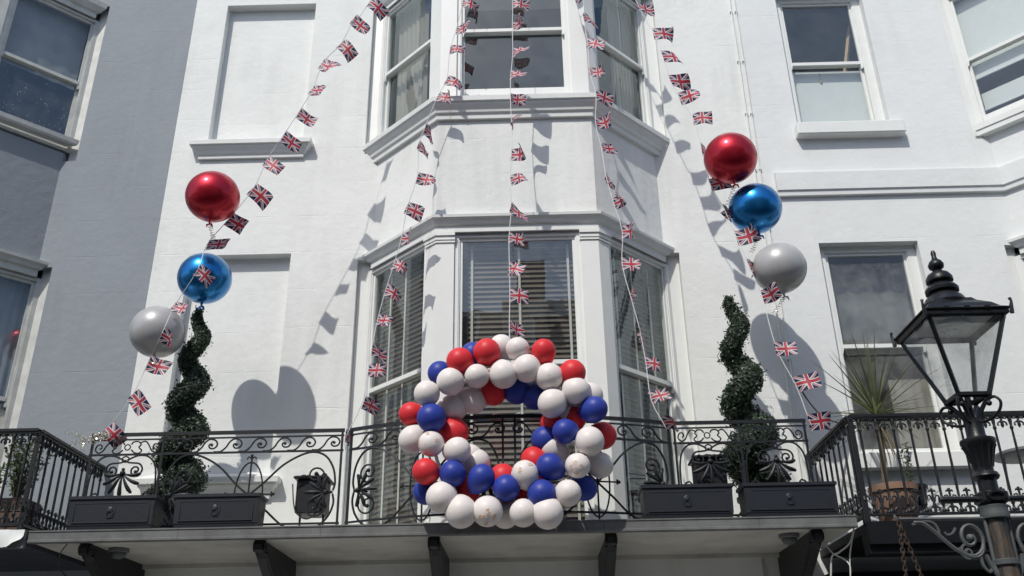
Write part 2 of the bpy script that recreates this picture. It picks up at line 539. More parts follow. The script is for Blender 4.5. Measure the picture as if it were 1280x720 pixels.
def sash_window(root, pl, w, z0, z1, zr, jl=0.06, jr=0.06, head=0.06, paintm='white_paint', g=('glass', 'glass'), d0=-0.02, st=0.042, sillh=0.07, brail=0.075):
    fr = MB()
    pl.box(fr, 0, jl, d0 - 0.13, d0, z0, z1)
    pl.box(fr, w - jr, w, d0 - 0.13, d0, z0, z1)
    pl.box(fr, jl, w - jr, d0 - 0.13, d0 - 0.002, z1 - head, z1)
    pl.box(fr, jl, w - jr, d0 - 0.13, d0 + 0.012, z0, z0 + sillh * 0.6)
    # parting beads, a little proud
    pl.box(fr, jl, jl + 0.014, d0 - 0.03, d0 - 0.012, z0 + sillh, z1 - head)
    pl.box(fr, w - jr - 0.014, w - jr, d0 - 0.03, d0 - 0.012, z0 + sillh, z1 - head)
    win = fr.build('sash_window', paintm, root)
    a0, a1 = jl + 0.004, w - jr - 0.004
    for up in (1, 0):
        da, db = (d0 - 0.07, d0 - 0.032) if up else (d0 - 0.115, d0 - 0.076)
        b, t = (zr - 0.022, z1 - head + 0.002) if up else (z0 + sillh * 0.6 + 0.002, zr + 0.02)
        m = MB()
        pl.box(m, a0, a0 + st, da, db, b, t)
        pl.box(m, a1 - st, a1, da, db, b, t)
        pl.box(m, a0 + st, a1 - st, da, db - 0.001, t - st, t)
        pl.box(m, a0 + st, a1 - st, da, db + (0.006 if up else -0.001), b, b + (0.05 if up else brail))
        if up:   # moulded horns below the meeting rail
            for q in (a0, a1 - st):
                m.hexa([pl.p(q, db, b - 0.07), pl.p(q + st * 0.6, db, b - 0.07), pl.p(q + st * 0.6, da, b - 0.07), pl.p(q, da, b - 0.07),
                        pl.p(q, db, b), pl.p(q + st, db, b), pl.p(q + st, da, b), pl.p(q, da, b)])
        sash = m.build('sash', paintm, win)
        dm = (da + db) / 2
        pn = MB()
        lo = b + (0.05 if up else brail)
        pn.add([pl.p(a0 + st, dm, lo), pl.p(a1 - st, dm, lo), pl.p(a1 - st, dm, t - st), pl.p(a0 + st, dm, t - st)], [(0, 1, 2, 3)])
        pn.build('pane', g[0] if up else g[1], win)
    return win

def sweep(mb, plan, prof, cap=True):
    """plan(o) -> list of (x,y); prof list of (o,z)"""
    rings = [[(x, y, z) for x, y in plan(o)] for o, z in prof]
    mb.loft(rings, False)
    if cap:
        n = len(rings[0])
        for k in (0, n - 1):
            vs = [r[k] for r in rings]
            mb.add(vs, [tuple(range(len(vs)))])
    return mb

def bay_plan(cx, a=1.87, b=0.96, d=0.91):
    def f(o):
        return [(cx - a - o * 1.414, 0.0), (cx - b - o * 0.414, -d - o), (cx + b + o * 0.414, -d - o), (cx + a + o * 1.414, 0.0)]
    return f

def ledge_plan(x0, x1):
    def f(o):
        return [(x0 - o, 0.0), (x0 - o, -o), (x1 + o, -o), (x1 + o, 0.0)]
    return f

def rooms(root, x0, x1, storeys, mat='room'):
    for z0, z1 in storeys:
        m = MB()
        m.add([(x0, 0.34, z0), (x1, 0.34, z0), (x1, 4.5, z0), (x0, 4.5, z0), (x0, 0.34, z1), (x1, 0.34, z1), (x1, 4.5, z1), (x0, 4.5, z1)],
              [(0, 1, 2, 3), (7, 6, 5, 4), (3, 2, 6, 7), (0, 3, 7, 4), (2, 1, 5, 6)])
        m.build('room', mat, root)

BAY_SILL = [(0.0, 8.47), (0.045, 8.47), (0.05, 8.53), (0.075, 8.55), (0.085, 8.59), (0.125, 8.64), (0.13, 8.67), (0.155, 8.675), (0.16, 8.74), (0.0, 8.80)]
BAY_HEAD = [(0.0, 6.86), (0.012, 6.87), (0.012, 6.95), (0.045, 6.965), (0.06, 7.0), (0.095, 7.03), (0.10, 7.065), (0.0, 7.11)]
PLAIN_SILL = [(0.0, 8.66), (0.10, 8.665), (0.10, 8.74), (0.115, 8.745), (0.115, 8.83), (0.0, 8.87)]
TOP_HEAD = [(0.0, 11.12), (0.012, 11.13), (0.012, 11.2), (0.05, 11.22), (0.10, 11.30), (0.11, 11.38), (0.0, 11.44)]

def make_bay(root, cx, wallm, sill, zs=(8.80, 9.0), paintm='white_paint', moulm='mould_paint', glasses=('glass', 'glass'), sides=(-1, 0, 1)):
    pl = bay_plan(cx)
    # masonry between the storeys, and above the upper window
    for za, zb in ((7.0, 8.75), (11.3, 14.2)):
        m = MB()
        m.loft([[(x, y, za) for x, y in pl(0)] + [(cx + 1.87, 0.25, za), (cx - 1.87, 0.25, za)],
                [(x, y, zb) for x, y in pl(0)] + [(cx + 1.87, 0.25, zb), (cx - 1.87, 0.25, zb)]], True, True, True)
        m.build('bay_spandrel', wallm, root)
    sweep(MB(), pl, BAY_HEAD).build('cornice', moulm, root)
    sweep(MB(), pl, sill).build('cornice', moulm, root)
    sweep(MB(), pl, TOP_HEAD).build('cornice', moulm, root)
    for z0, z1, zr in ((3.34, 6.87, 5.23), (8.80, 11.13, 9.965)):
        for sgn in (-1, 1):
            poly = [(cx + sgn * x, y) for x, y in ((0.745, -0.905), (0.957, -0.905), (1.085, -0.777), (0.98, -0.672), (0.90, -0.76), (0.745, -0.76))]
            if sgn < 0:
                poly = poly[::-1]
            m = MB().prism(poly, z0, z1)
            pier = fix_normals(m.build('pier', paintm, root))
            cap = MB()
            for zz, o, hh in ((z1 - 0.135, 0.012, 0.02), (z1 - 0.10, 0.018, 0.05), (z1 - 0.05, 0.035, 0.048)):
                po = [(cx + sgn * x, y) for x, y in ((0.735, -0.907 - o), (0.957 + o * 0.414, -0.907 - o), (1.095 + o, -0.777 - o * 0.4), (0.98, -0.672), (0.745, -0.76))]
                if sgn < 0:
                    po = po[::-1]
                cap.prism(po, zz, zz + hh)
            fix_normals(cap.build('capital', paintm, pier))
        for sgn in (-1, 1):     # wall end posts where the bay meets the house
            xa, xb = sorted((cx + sgn * 1.90, cx + sgn * 2.056))
            MB().box(xa, xb, 0.085, 0.24, z0 if z0 < 5 else 8.62, 7.0 if z0 < 5 else 11.345).build('end_post', paintm, root)
        for k in sides:
            if k == 0:
                P, w = Plane((cx - 0.745, -0.895), (1, 0)), 1.49
            elif k < 0:
                P, w = Plane((cx - 2.035, 0.165), (1, -1)), 1.335
            else:
                P, w = Plane((cx + 1.088, -0.772), (1, 1)), 1.335
            wide = 0.20
            sash_window(root, P, w, z0, z1, zr, jl=wide if k < 0 else 0.05, jr=wide if k > 0 else 0.05, head=0.05, paintm=paintm, g=glasses, brail=0.075 if z0 < 5 else 0.20)

# ------------------------------------------------------------------ the white house in the middle
house = thing('terraced_house', 'white stucco house with central canted bay and two blind windows', 'house', (-0.7, 0.15, 0))
HX0, HX1 = -4.71, 3.27
holes = [(-4.235, -2.92, 8.90, 11.30), (-4.25, -2.93, 4.27, 7.12), (-2.06, 2.06, 3.34, 7.0), (-2.06, 2.06, 8.62, 11.35)]
wall_mb(HX0, HX1, -0.1, 14.5, holes, 0.15).build('wall', 'white_stucco', house)
for x0, x1, z0, z1 in holes[:2]:
    MB().box(x0 - 0.05, x1 + 0.05, 0.14, 0.2, z0 - 0.05, z1 + 0.05).build('blind_panel', 'white_stucco', house)
MOULD = [(0.0, -0.32), (0.045, -0.32), (0.05, -0.275), (0.07, -0.26), (0.09, -0.215), (0.125, -0.18), (0.13, -0.155), (0.155, -0.15), (0.16, -0.09), (0.15, -0.08), (0.0, -0.01)]
for x0, x1, zt in ((-4.27, -2.93, 8.895), (-4.27, -2.94, 4.27)):
    sweep(MB(), ledge_plan(x0, x1), [(o, zt + z) for o, z in MOULD]).build('window_ledge', 'mould_paint', house)
make_bay(house, 0.0, 'white_stucco', BAY_SILL)
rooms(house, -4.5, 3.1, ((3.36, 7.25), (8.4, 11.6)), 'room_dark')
MB().box(-2.6, 2.6, -0.06, 0.0, -0.1, 3.2).build('ground_floor_panel', 'white_stucco', house)

# ------------------------------------------------------------------ the grey house on the left
lhouse = thing('terraced_house', 'blue-grey stucco house with canted bay on the left', 'house', (-8.0, 0.15, 0))
LC = -8.07
lholes = [(LC - 2.06, LC + 2.06, 3.34, 7.0), (LC - 2.06, LC + 2.06, 8.62, 11.35)]
wall_mb(-12.4, -4.712, 3.0, 14.5, lholes, 0.15).build('wall', 'grey_stucco', lhouse)
make_bay(lhouse, LC, 'grey_stucco', [(0.0, 8.86), (0.10, 8.865), (0.12, 8.89), (0.13, 8.95), (0.0, 9.0)], paintm='old_white_paint', moulm='old_white_paint', glasses=('left_glass', 'speckled_glass'))
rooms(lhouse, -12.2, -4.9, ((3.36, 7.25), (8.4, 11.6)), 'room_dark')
MB().box(-12.4, -4.75, 0.0, 0.3, -0.1, 3.0).build('shop_front', 'navy_shop', lhouse)

# ------------------------------------------------------------------ the white house on the right
rhouse = thing('terraced_house', 'cool white stucco house with string course and sash windows on the right', 'house', (7.5, 0.15, 0))
RC = 8.25
rholes = [(3.85, 5.11, 8.87, 11.25), (3.85, 5.11, 4.32, 7.09), (RC - 2.06, RC + 2.06, 3.34, 7.0), (RC - 2.06, RC + 2.06, 8.62, 11.35)]
wall_mb(HX1 + 0.002, 12.6, 3.0, 14.5, rholes, 0.15).build('wall', 'white_stucco_right', rhouse)
make_bay(rhouse, RC, 'white_stucco_right', PLAIN_SILL)
def string_plan(o):
    return [(3.42, 0.0), (3.42, -o)] + [(x, y) for x, y in bay_plan(RC)(o)][:0] + [(RC - 1.87 - o * 0.414, -o), (RC - 0.96 - o * 0.414, -0.91 - o), (RC + 0.96 + o * 0.414, -0.91 - o), (RC + 1.87 + o * 0.414, -o), (12.5, -o), (12.5, 0.0)]
sweep(MB(), string_plan, [(0.0, 7.77), (0.05, 7.775), (0.055, 7.84), (0.075, 7.85), (0.08, 8.11), (0.0, 8.15)]).build('string_course', 'white_stucco_right', rhouse)
for z0, z1, zr in ((8.87, 11.25, 10.06), (4.32, 7.09, 5.72)):
    w = sash_window(rhouse, Plane((3.85, 0.0), (1, 0)), 1.26, z0, z1, zr, jl=0.09, jr=0.11, head=0.08, d0=-0.12, g=('glass', 'glass') if z0 > 8 else ('dusty_glass', 'dusty_glass'))
    MB().bbox(3.795, 5.24, -0.14, 0.12, z0 - 0.19, z0, 0.012).build('sill', 'white_paint', w)
rooms(rhouse, 3.5, 12.4, ((3.36, 7.25), (8.4, 11.6)))
MB().box(3.28, 12.6, -0.5, 0.3, -0.1, 2.72).build('shop_front', 'black_shop', rhouse)
MB().box(3.28, 12.6, -0.2, 0.3, 2.73, 3.0).build('shop_front_beam', 'black_shop', rhouse)
for x in (3.5, 4.45, 5.4):
    MB().bbox(x, x + 0.85, -0.53, -0.498, 2.2, 2.66, 0.008).build('shop_panel', 'grey_panel', rhouse)

# ------------------------------------------------------------------ houses across the street (seen mirrored in the panes)
def opposite(x0, x1, h, mat, label, nwin):
    r = thing('opposite_house', label, 'house', ((x0 + x1) / 2, -18, 0), 'houses across the street')
    MB().box(x0, x1, -24, -16.0, -0.1, h).build('wall', mat, r)
    m = MB()
    m.hexa([(x0, -24, h), (x1, -24, h), (x1, -16, h), (x0, -16, h), (x0, -20.5, h + 1.4), (x1, -20.5, h + 1.4), (x1, -19.5, h + 1.4), (x0, -19.5, h + 1.4)])
    rf = m.build('roof', 'slate', r)
    MB().box(x0 + 0.4, x0 + 1.3, -18.6, -17.5, h, h + 2.1).build('chimney', 'brick_far', rf)
    w = (x1 - x0) / nwin
    for k in range(nwin):
        for z in (4.2, 7.6, 10.6):
            if z + 1.9 > h: continue
            a = x0 + w * (k + 0.5)
            win = MB().box(a - 0.6, a + 0.6, -16.0, -15.95, z, z + 1.9).build('window', 'white_paint', r)
            MB().box(a - 0.5, a + 0.5, -15.95, -15.945, z + 0.1, z + 1.8).build('pane', 'room_dark', win)
    return r
opposite(-20.0, -8.2, 12.0, 'cream_far', 'cream rendered terrace house across the street, mirrored in left panes', 4)
opposite(-8.18, -0.6, 12.6, 'brick_far', 'brown brick house across the street, mirrored in centre panes', 3)
opposite(-0.58, 8.0, 12.9, 'cream_far', 'pale house with chimney across the street, mirrored in right panes', 3)
opposite(8.02, 20.0, 12.2, 'brick_far', 'long brown brick house at far right across the street', 4)

# ------------------------------------------------------------------ balcony of the white house
FZ = 3.325                                   # balcony floor
balc = thing('balcony', 'long grey-edged balcony slab on black brackets below the bay', 'balcony', (-0.78, -0.8, 3.0))
MB().box(-4.74, 3.17, -1.52, 0.0, 3.235, FZ - 0.01).build('slab', 'soffit', balc)
fas = MB()
prof = [(-1.52, 3.225), (-1.585, 3.215), (-1.60, 3.225), (-1.60, 3.245), (-1.592, 3.25), (-1.592, 3.318), (-1.60, 3.322), (-1.60, 3.335), (-1.50, 3.345), (-1.50, 3.225)]
segs = [-4.745, -3.3, -1.93, -0.62, 0.78, 2.25, 3.175]
for a, b in zip(segs[:-1], segs[1:]):
    m = MB().loft([[(a + 0.0015, y, z) for y, z in prof], [(b - 0.0015, y, z) for y, z in prof]], True, True, True)
    fix_normals(m.build('fascia_sheet', 'lead', balc))
for x in (-4.25, -2.55, -0.86, 0.85, 2.83):
    side = [(-1.46, 3.236), (-1.48, 3.19), (-1.46, 3.14), (-1.40, 3.12), (-1.34, 3.13), (-1.28, 3.08), (-1.0, 2.93), (-0.6, 2.72), (-0.25, 2.58), (-0.12, 2.44), (0.0, 2.38), (0.0, 3.236)]
    m = MB().loft([[(x - 0.038, y, z) for y, z in side], [(x + 0.038, y, z) for y, z in side]], True, True, True)
    br = fix_normals(m.build('bracket', 'iron', balc))
    sc_ = MB()
    for dx in (-0.048, 0.048):
        sp = spiral(-1.40, 3.175, 0.055, 0.01, pi / 2, 1.6)
        sc_.tube([(x + dx, y, z) for y, z in sp], 0.012, 5)
        sc_.tube([(x + dx, y, z) for y, z in ((-1.34, 3.13), (-1.0, 2.95), (-0.55, 2.73), (-0.2, 2.6))], 0.014, 5)
    sc_.build('scroll', 'iron', br, True)
soffit_trim = MB().box(-4.74, 3.17, -0.09, 0.0, 3.19, 3.234).build('wall_trim', 'soffit', balc)

for lx, ly, lab in ((-4.05, -1.12, 'grey bulkhead lamp under the left end of the balcony'), (2.62, -1.2, 'grey bulkhead lamp under the right end of the balcony')):
    lm = thing('bulkhead_lamp', lab, 'lamp', (lx, ly, 3.15), 'lamps under the balcony')
    MB().lathe([(0.10, 3.232), (0.10, 3.20), (0.085, 3.195)], (lx, ly, 0), 16).build('lamp_base', 'grey_panel', lm, True)
    MB().lathe([(0.075, 3.196), (0.075, 3.175), (0.06, 3.15), (0.03, 3.135), (0.004, 3.13)], (lx, ly, 0), 16).build('lamp_cover', 'tarnish', lm, True)

# neighbouring balconies
nb = thing('balcony', 'black-fronted balcony slab of the right-hand house', 'balcony', (7.5, -0.8, 3.0))
MB().box(3.262, 12.0, -1.57, -0.0, 3.18, 3.262).build('slab', 'black_shop', nb)
MB().box(3.258, 12.0, -1.60, -1.572, 3.06, 3.27).build('fascia', 'black_shop', nb)
MB().box(3.26, 12.0, -1.55, -1.40, 2.98, 3.178).build('beam', 'black_shop', nb)
nb = thing('balcony', 'dark balcony slab of the grey left-hand house', 'balcony', (-8.5, -0.8, 3.0))
MB().box(-12.0, -4.765, -1.57, -0.0, 3.2, 3.30).build('slab', 'navy_shop', nb)
MB().box(-12.0, -4.762, -1.62, -1.572, 3.17, 3.335).build('fascia', 'lead', nb)

# ------------------------------------------------------------------ ornamental railings of the white house
RZ = 1.035                                  # rail height above the floor
MIDZ = 0.825
class Straight:
    def __init__(s, x0, x1, y): s.x0, s.x1, s.y, s.L = x0, x1, y, x1 - x0
    def p(s, t, z, d=0.0): return (s.x0 + t, s.y - d, FZ + 0.01 + z)
class Bow:
    def __init__(s, x0, x1, y, sag):
        s.c = (x1 - x0) / 2
        s.R = (s.c ** 2 + sag ** 2) / (2 * sag)
        s.a = math.asin(s.c / s.R)
        s.xm = (x0 + x1) / 2
        s.yc = y + (s.R - sag)
        s.L = 2 * s.a * s.R
    def p(s, t, z, d=0.0):
        a = -s.a + t / s.R
        return (s.xm + (s.R + d) * sin(a), s.yc - (s.R + d) * cos(a), FZ + 0.01 + z)

def rail_line(mb, P, z, r, t0=0.0, t1=None, n=24):
    t1 = P.L if t1 is None else t1
    rings = []
    for i in range(n + 1):
        t = t0 + (t1 - t0) * i / n
        rings.append([P.p(t, z - r, -r * 0.8), P.p(t, z - r, r * 0.8), P.p(t, z + r, r * 0.8), P.p(t, z + r, -r * 0.8)])
    mb.loft(rings, True, True, True)

def iron_tube(mb, P, pts, r, k=5, n=5, smooth=True):
    q = spline([(a, b, 0) for a, b in pts], k) if smooth else [Vector((a, b, 0)) for a, b in pts]
    mb.tube([P.p(v.x, v.y) for v in q], r, n)

def palmette(P, t, z, ang, length, name, parent, petals=7, spread=1.25, xs=1.0):
    m = MB()
    for k in range(petals):
        u = (k / (petals - 1) - 0.5) * 2
        a = ang + u * spread
        ln = length * (1 - 0.26 * abs(u) ** 1.3)
        pts = []
        for j in range(7):
            q = j / 6
            bend = a + u * 0.35 * q * q
            pts.append(P.p(t + xs * cos(bend) * ln * q, z + sin(bend) * ln * q, 0.008 + 0.02 * sin(q * pi)))
        m.tube(pts, [0.006, 0.008, 0.012, 0.016, 0.020, 0.022, 0.014], 6)
    m.ball(P.p(t, z, 0.015), 0.03, 8, 6)
    m.ball(P.p(t + xs * cos(ang) * -0.04, z - sin(ang) * 0.04, 0.012), 0.018, 8, 5)
    return m.build(name, 'iron', parent, True)

def lyre_panel(P, t0, w, root):
    """two lyre loops either side of a spindle, palmettes pointing inwards"""
    H, c, h = MIDZ, t0 + w / 2, w / 2
    Q = lambda a, b: (c + a * h, b * H)
    for s in (-1, 1):
        m = MB()
        iron_tube(m, P, [Q(s * a, b) for a, b in ((0, .46), (.15, .60), (.35, .82), (.55, .95), (.70, .985), (.83, .93), (.92, .78), (.95, .60), (.93, .50))], 0.0115)
        iron_tube(m, P, [Q(s * a, b) for a, b in ((0, .46), (.2, .28), (.4, .09), (.58, .02), (.76, .05), (.89, .18), (.945, .34), (.93, .46))], 0.0115)
        m.build('scroll_loop', 'iron', root, True)
        m = MB()
        for cz, r0, a0, tn in ((.69, .105, -pi / 2, 1.45), (.30, .125, pi / 2, -1.5)):
            sp = spiral(0, 0, r0, 0.018, a0, tn * s)
            tip = [(c + s * (0.73 * h) + a, cz * H + b) for a, b in sp]
            iron_tube(m, P, [Q(s * .93, .48)] + [((Q(s * .93, .48)[0] + tip[0][0]) / 2, (Q(0, .48)[1] + tip[0][1]) / 2)] + tip, 0.010, 2)
            m.ball(P.p(tip[-1][0], tip[-1][1]), 0.022, 8, 5)
        m.build('volute', 'iron', root, True)
        palmette(P, c + s * .86 * h, .475 * H, 0 if s < 0 else pi, 0.215, 'palmette', root, 7, 1.3)
    m = MB()
    ov = [(c + 0.155 * h * cos(a), (0.46 + 0.41 * sin(a)) * H) for a in [2 * pi * i / 28 for i in range(29)]]
    iron_tube(m, P, ov, 0.009, smooth=False)
    m.build('oval_ring', 'iron', root, True)
    m = MB()
    iron_tube(m, P, [(c, 0.02), (c, .95 * H)], 0.010, smooth=False)
    for q in (-1, 1):
        iron_tube(m, P, [(c, .90 * H), (c + q * .018, .935 * H), (c + q * .04, .93 * H), (c + q * .045, .905 * H)], 0.008, 3)
        iron_tube(m, P, [(c, .47 * H), (c + q * .27 * h, .47 * H)], 0.009, smooth=False)
        iron_tube(m, P, [(c + q * .255 * h, .44 * H), (c + q * .255 * h, .50 * H)], 0.011, smooth=False)
        m.ball(P.p(c + q * .275 * h, .47 * H), 0.018, 8, 5)
    m.ball(P.p(c, .47 * H, .01), 0.026, 8, 6)
    m.ball(P.p(c, .955 * H), 0.016, 8, 5)
    m.build('spindle', 'iron', root, True)

def shell_panel(P, t0, w, root):
    H, c, h = MIDZ, t0 + w / 2, w / 2
    Q = lambda a, b: (c + a * h, b * H)
    for s in (-1, 1):
        m = MB()
        sp = spiral(s * .34 * h, .80 * H, .075, 0.016, pi / 2, 1.5 * -s)
        iron_tube(m, P, [Q(0, .93), Q(s * .1, .90)] + [(c + a, b) for a, b in sp], 0.010, 2)
        m.ball(P.p(c + sp[-1][0], sp[-1][1]), 0.018, 8, 5)
        iron_tube(m, P, [Q(s * .06, .93), Q(s * .35, .985), Q(s * .65, .97), Q(s * .87, .86), Q(s * .95, .66), Q(s * .95, .45)], 0.010)
        sp = spiral(s * .52 * h, .42 * H, .06, 0.012, -pi / 2 + 0.3 * s, 1.3 * s)
        iron_tube(m, P, [Q(s * .96, .34), Q(s * .88, .47), Q(s * .7, .52)] + [(c + a, b) for a, b in sp][6:], 0.010, 2)
        iron_tube(m, P, [Q(s * .96, .34), Q(s * .8, .15), Q(s * .45, .03), Q(0, .12)], 0.010)
        m.build('volute', 'iron', root, True)
    palmette(P, c, .76 * H, -pi / 2, 0.25, 'palmette', root, 7, 1.2)
    m = MB()
    iron_tube(m, P, [Q(0, .34), Q(0, .02)], 0.009, smooth=False)
    iron_tube(m, P, [(c + .035 * cos(a), .94 * H + .03 * sin(a)) for a in [2 * pi * i / 14 for i in range(15)]], 0.008, smooth=False)
    m.build('spindle', 'iron', root, True)
    # frieze: C scrolls about a ring
    m = MB()
    zf0, zf1 = MIDZ, RZ - 0.055
    zc, hf = (zf0 + zf1) / 2, (zf1 - zf0) / 2
    iron_tube(m, P, [(c + hf * .38 * cos(a), zc + hf * .38 * sin(a)) for a in [2 * pi * i / 14 for i in range(15)]], 0.007, smooth=False)
    for s in (-1, 1):
        pts = [(.10, .35), (.16, .72), (.30, .75), (.38, .35), (.33, -.02), (.42, -.45), (.36, -.8), (.22, -.75), (.12, -.35)]
        iron_tube(m, P, [(c + s * a * h, zc + b * hf) for a, b in pts], 0.008)
        pts = [(.34, .55), (.50, .78), (.62, .2), (.70, -.45), (.82, -.72), (.92, -.3), (.88, .3), (.78, .4), (.74, .0), (.80, -.2)]
        iron_tube(m, P, [(c + s * a * h, zc + b * hf) for a, b in pts], 0.008)
    m.build('frieze_scroll', 'iron', root, True)

def wave_frieze(P, t0, t1, n, root, flip=1):
    zf0, zf1 = MIDZ, RZ - 0.055
    zc, hf = (zf0 + zf1) / 2, (zf1 - zf0) / 2
    st = (t1 - t0) / n
    for k in range(n):
        m = MB()
        b = t0 + k * st if flip > 0 else t1 - k * st
        pts = [(-.05, -.85), (.22, -.82), (.42, -.3), (.56, .45), (.74, .86), (.96, .72), (1.06, .2), (.98, -.32), (.80, -.38), (.72, -.02), (.80, .22), (.88, .08)]
        iron_tube(m, P, [(b + flip * a * st, zc + q * hf) for a, q in pts], 0.0095)
        m.ball(P.p(b + flip * .84 * st, zc + .05 * hf), 0.015, 7, 5)
        m.build('wave_scroll', 'iron', root, True)

def rail_frame(P, root, posts):
    for z, r, nm in ((RZ, 0.016, 'top_rail'), (RZ - 0.052, 0.008, 'second_rail'), (MIDZ, 0.010, 'middle_rail'), (0.085, 0.010, 'bottom_rail')):
        m = MB()
        rail_line(m, P, z, r)
        if nm == 'top_rail':
            rail_line(m, P, z + 0.0175, 0.005)
        m.build(nm, 'iron', root)
    for t in posts:
        m = MB()
        q = 0.0105
        m.loft([[P.p(t - q, z, -q), P.p(t + q, z, -q), P.p(t + q, z, q), P.p(t - q, z, q)] for z in (-0.01, RZ - 0.016)], True, True, True)
        m.build('post', 'iron', root)

RY = -1.25
lr = thing('railing', 'black scrollwork railing with wave frieze left of the balloon wreath', 'railing', (-3.15, RY, FZ), 'ornamental balcony railings')
P = Straight(-4.47, -1.83, RY)
rail_frame(P, lr, (0.02, 0.76, P.L - 0.02))
shell_panel(P, 0.03, 0.72, lr)
lyre_panel(P, 0.78, P.L - 0.80, lr)
wave_frieze(P, 0.80, P.L - 0.06, 7, lr)
br_ = thing('railing', 'black bowed scrollwork railing behind the balloon wreath', 'railing', (-0.12, -1.5, FZ), 'ornamental balcony railings')
P = Bow(-1.77, 1.535, RY, 0.36)
rail_frame(P, br_, (0.02, P.L / 2 - 0.06, P.L / 2 + 0.06, P.L - 0.02))
lyre_panel(P, 0.03, P.L / 2 - 0.09, br_)
lyre_panel(P, P.L / 2 + 0.06, P.L / 2 - 0.09, br_)
wave_frieze(P, 0.04, P.L / 2 - 0.06, 6, br_)
wave_frieze(P, P.L / 2 + 0.06, P.L - 0.04, 6, br_, -1)
rr = thing('railing', 'black railing with two shell panels right of the balloon wreath', 'railing', (2.25, RY, FZ), 'ornamental balcony railings')
P = Straight(1.56, 2.94, RY)
rail_frame(P, rr, (0.02, P.L / 2, P.L - 0.02))
shell_panel(P, 0.03, P.L / 2 - 0.04, rr)
shell_panel(P, P.L / 2 + 0.01, P.L / 2 - 0.04, rr)

# ------------------------------------------------------------------ cast baluster railings of the neighbours
def baluster_railing(root, runs, z0, ztop, pw=.026):
    """runs: list of ((x,y),(x,y)); the pieces share their meshes"""
    h = ztop - z0
    proto = {}
    def mk(nm, mb, parent):
        o = mb.build(nm, 'iron', parent, True, world=False)
        proto[nm] = o.data
        return o
    b = MB()
    b.lathe([(.012, .07), (.022, .085), (.022, .10), (.013, .11), (.011, .14), (.019, .15), (.019, .165), (.0115, .18), (.0135, .30), (.0125, h - .30), (.0105, h - .17), (.018, h - .155), (.018, h - .14), (.012, h - .13), (.019, h - .075), (.021, h - .05), (.012, h - .03)], (0, 0, 0), 7)
    for s in (-1, 1):   # foot scrolls
        b.tube([(0, 0, .105), (s * .02, 0, .10), (s * .035, 0, .082), (s * .045, 0, .09), (s * .04, 0, .103)], .008, 5)
    drop = MB()         # fleur hanging under the top rail
    drop.tube([(0, 0, h - .03), (0, 0, h - .09), (0, 0, h - .125), (0, 0, h - .15)], [.010, .013, .017, .004], 6)
    for s in (-1, 1):
        drop.tube([(0, 0, h - .10), (s * .022, 0, h - .085), (s * .042, 0, h - .10), (s * .044, 0, h - .122), (s * .033, 0, h - .125)], [.009, .010, .010, .010, .006], 5)
        drop.tube([(s * .07, 0, h - .035), (s * .045, 0, h - .055), (s * .015, 0, h - .05), (0, 0, h - .04)], .008, 5)
    crest = MB()        # small palmette with a cross-shaped finial standing on the bottom rail
    crest.tube([(0, 0, .08), (0, 0, .14), (0, 0, .20), (0, 0, .27), (0, 0, .305)], [.012, .016, .010, .011, .013], 6)
    for s in (-1, 1):
        crest.tube([(0, 0, .12), (s * .025, 0, .13), (s * .045, 0, .115), (s * .045, 0, .095)], [.011, .011, .010, .007], 5)
        crest.tube([(s * .06, 0, .20), (s * .052, 0, .235), (s * .03, 0, .24), (s * .018, 0, .215), (s * .012, 0, .18)], .009, 5)
        crest.tube([(0, 0, .275), (s * .025, 0, .285), (s * .034, 0, .272)], [.010, .011, .007], 5)
    first = True
    for (a, c) in runs:
        a, c = Vector((*a, 0)), Vector((*c, 0))
        L = (c - a).length
        e = (c - a) / L
        ang = atan2(e.y, e.x)
        nrm = Vector((-e.y, e.x, 0))
        for zc, hw, hh, nm in ((ztop, .030, .014, 'top_rail'), (ztop - .03, .018, .008, 'under_rail'), (z0 + .065, .018, .012, 'bottom_rail')):
            m = MB()
            p = [a - nrm * hw, c - nrm * hw, c + nrm * hw, a + nrm * hw]
            m.hexa([(q.x, q.y, zc - hh) for q in p] + [(q.x, q.y, zc + hh) for q in p])
            m.build(nm, 'iron', root)
        n = max(2, round(L / 0.163))
        off = root_loc(root)
        for k in range(n):
            q = a + e * ((k + 0.5) * L / n) - off
            q.z = z0 - off.z
            q2 = a + e * ((k + 1.0) * L / n) - off
            q2.z = z0 - off.z
            for nm, mbx, loc in (('baluster', b, q), ('drop_ornament', drop, q2), ('crest_ornament', crest, q2)):
                if nm in proto:
                    o = MB().build(nm, 'iron', root, mesh=proto[nm])
                else:
                    o = mk(nm, mbx, root)
                o.location = loc
                o.rotation_euler = (0, 0, ang)
        # corner post
        m = MB().box(c.x - pw, c.x + pw, c.y - pw, c.y + pw, z0 - 0.02, ztop - .015)
        m.build('corner_post', 'iron', root)

rl = thing('railing', 'black cast-iron baluster railing of the grey left-hand house', 'railing', (-5.2, -1.0, 3.33), 'cast baluster railings')
baluster_railing(rl, [((-6.6, -1.60), (-4.85, -1.60)), ((-4.85, -0.02), (-4.85, -1.57))], 3.335, 4.335, .013)
rr2 = thing('railing', 'black cast-iron baluster railing behind the street lamp', 'railing', (4.6, -1.0, 3.27), 'cast baluster railings')
baluster_railing(rr2, [((6.6, -1.57), (3.28, -1.57)), ((3.28, -0.02), (3.28, -1.54))], 3.27, 4.31)

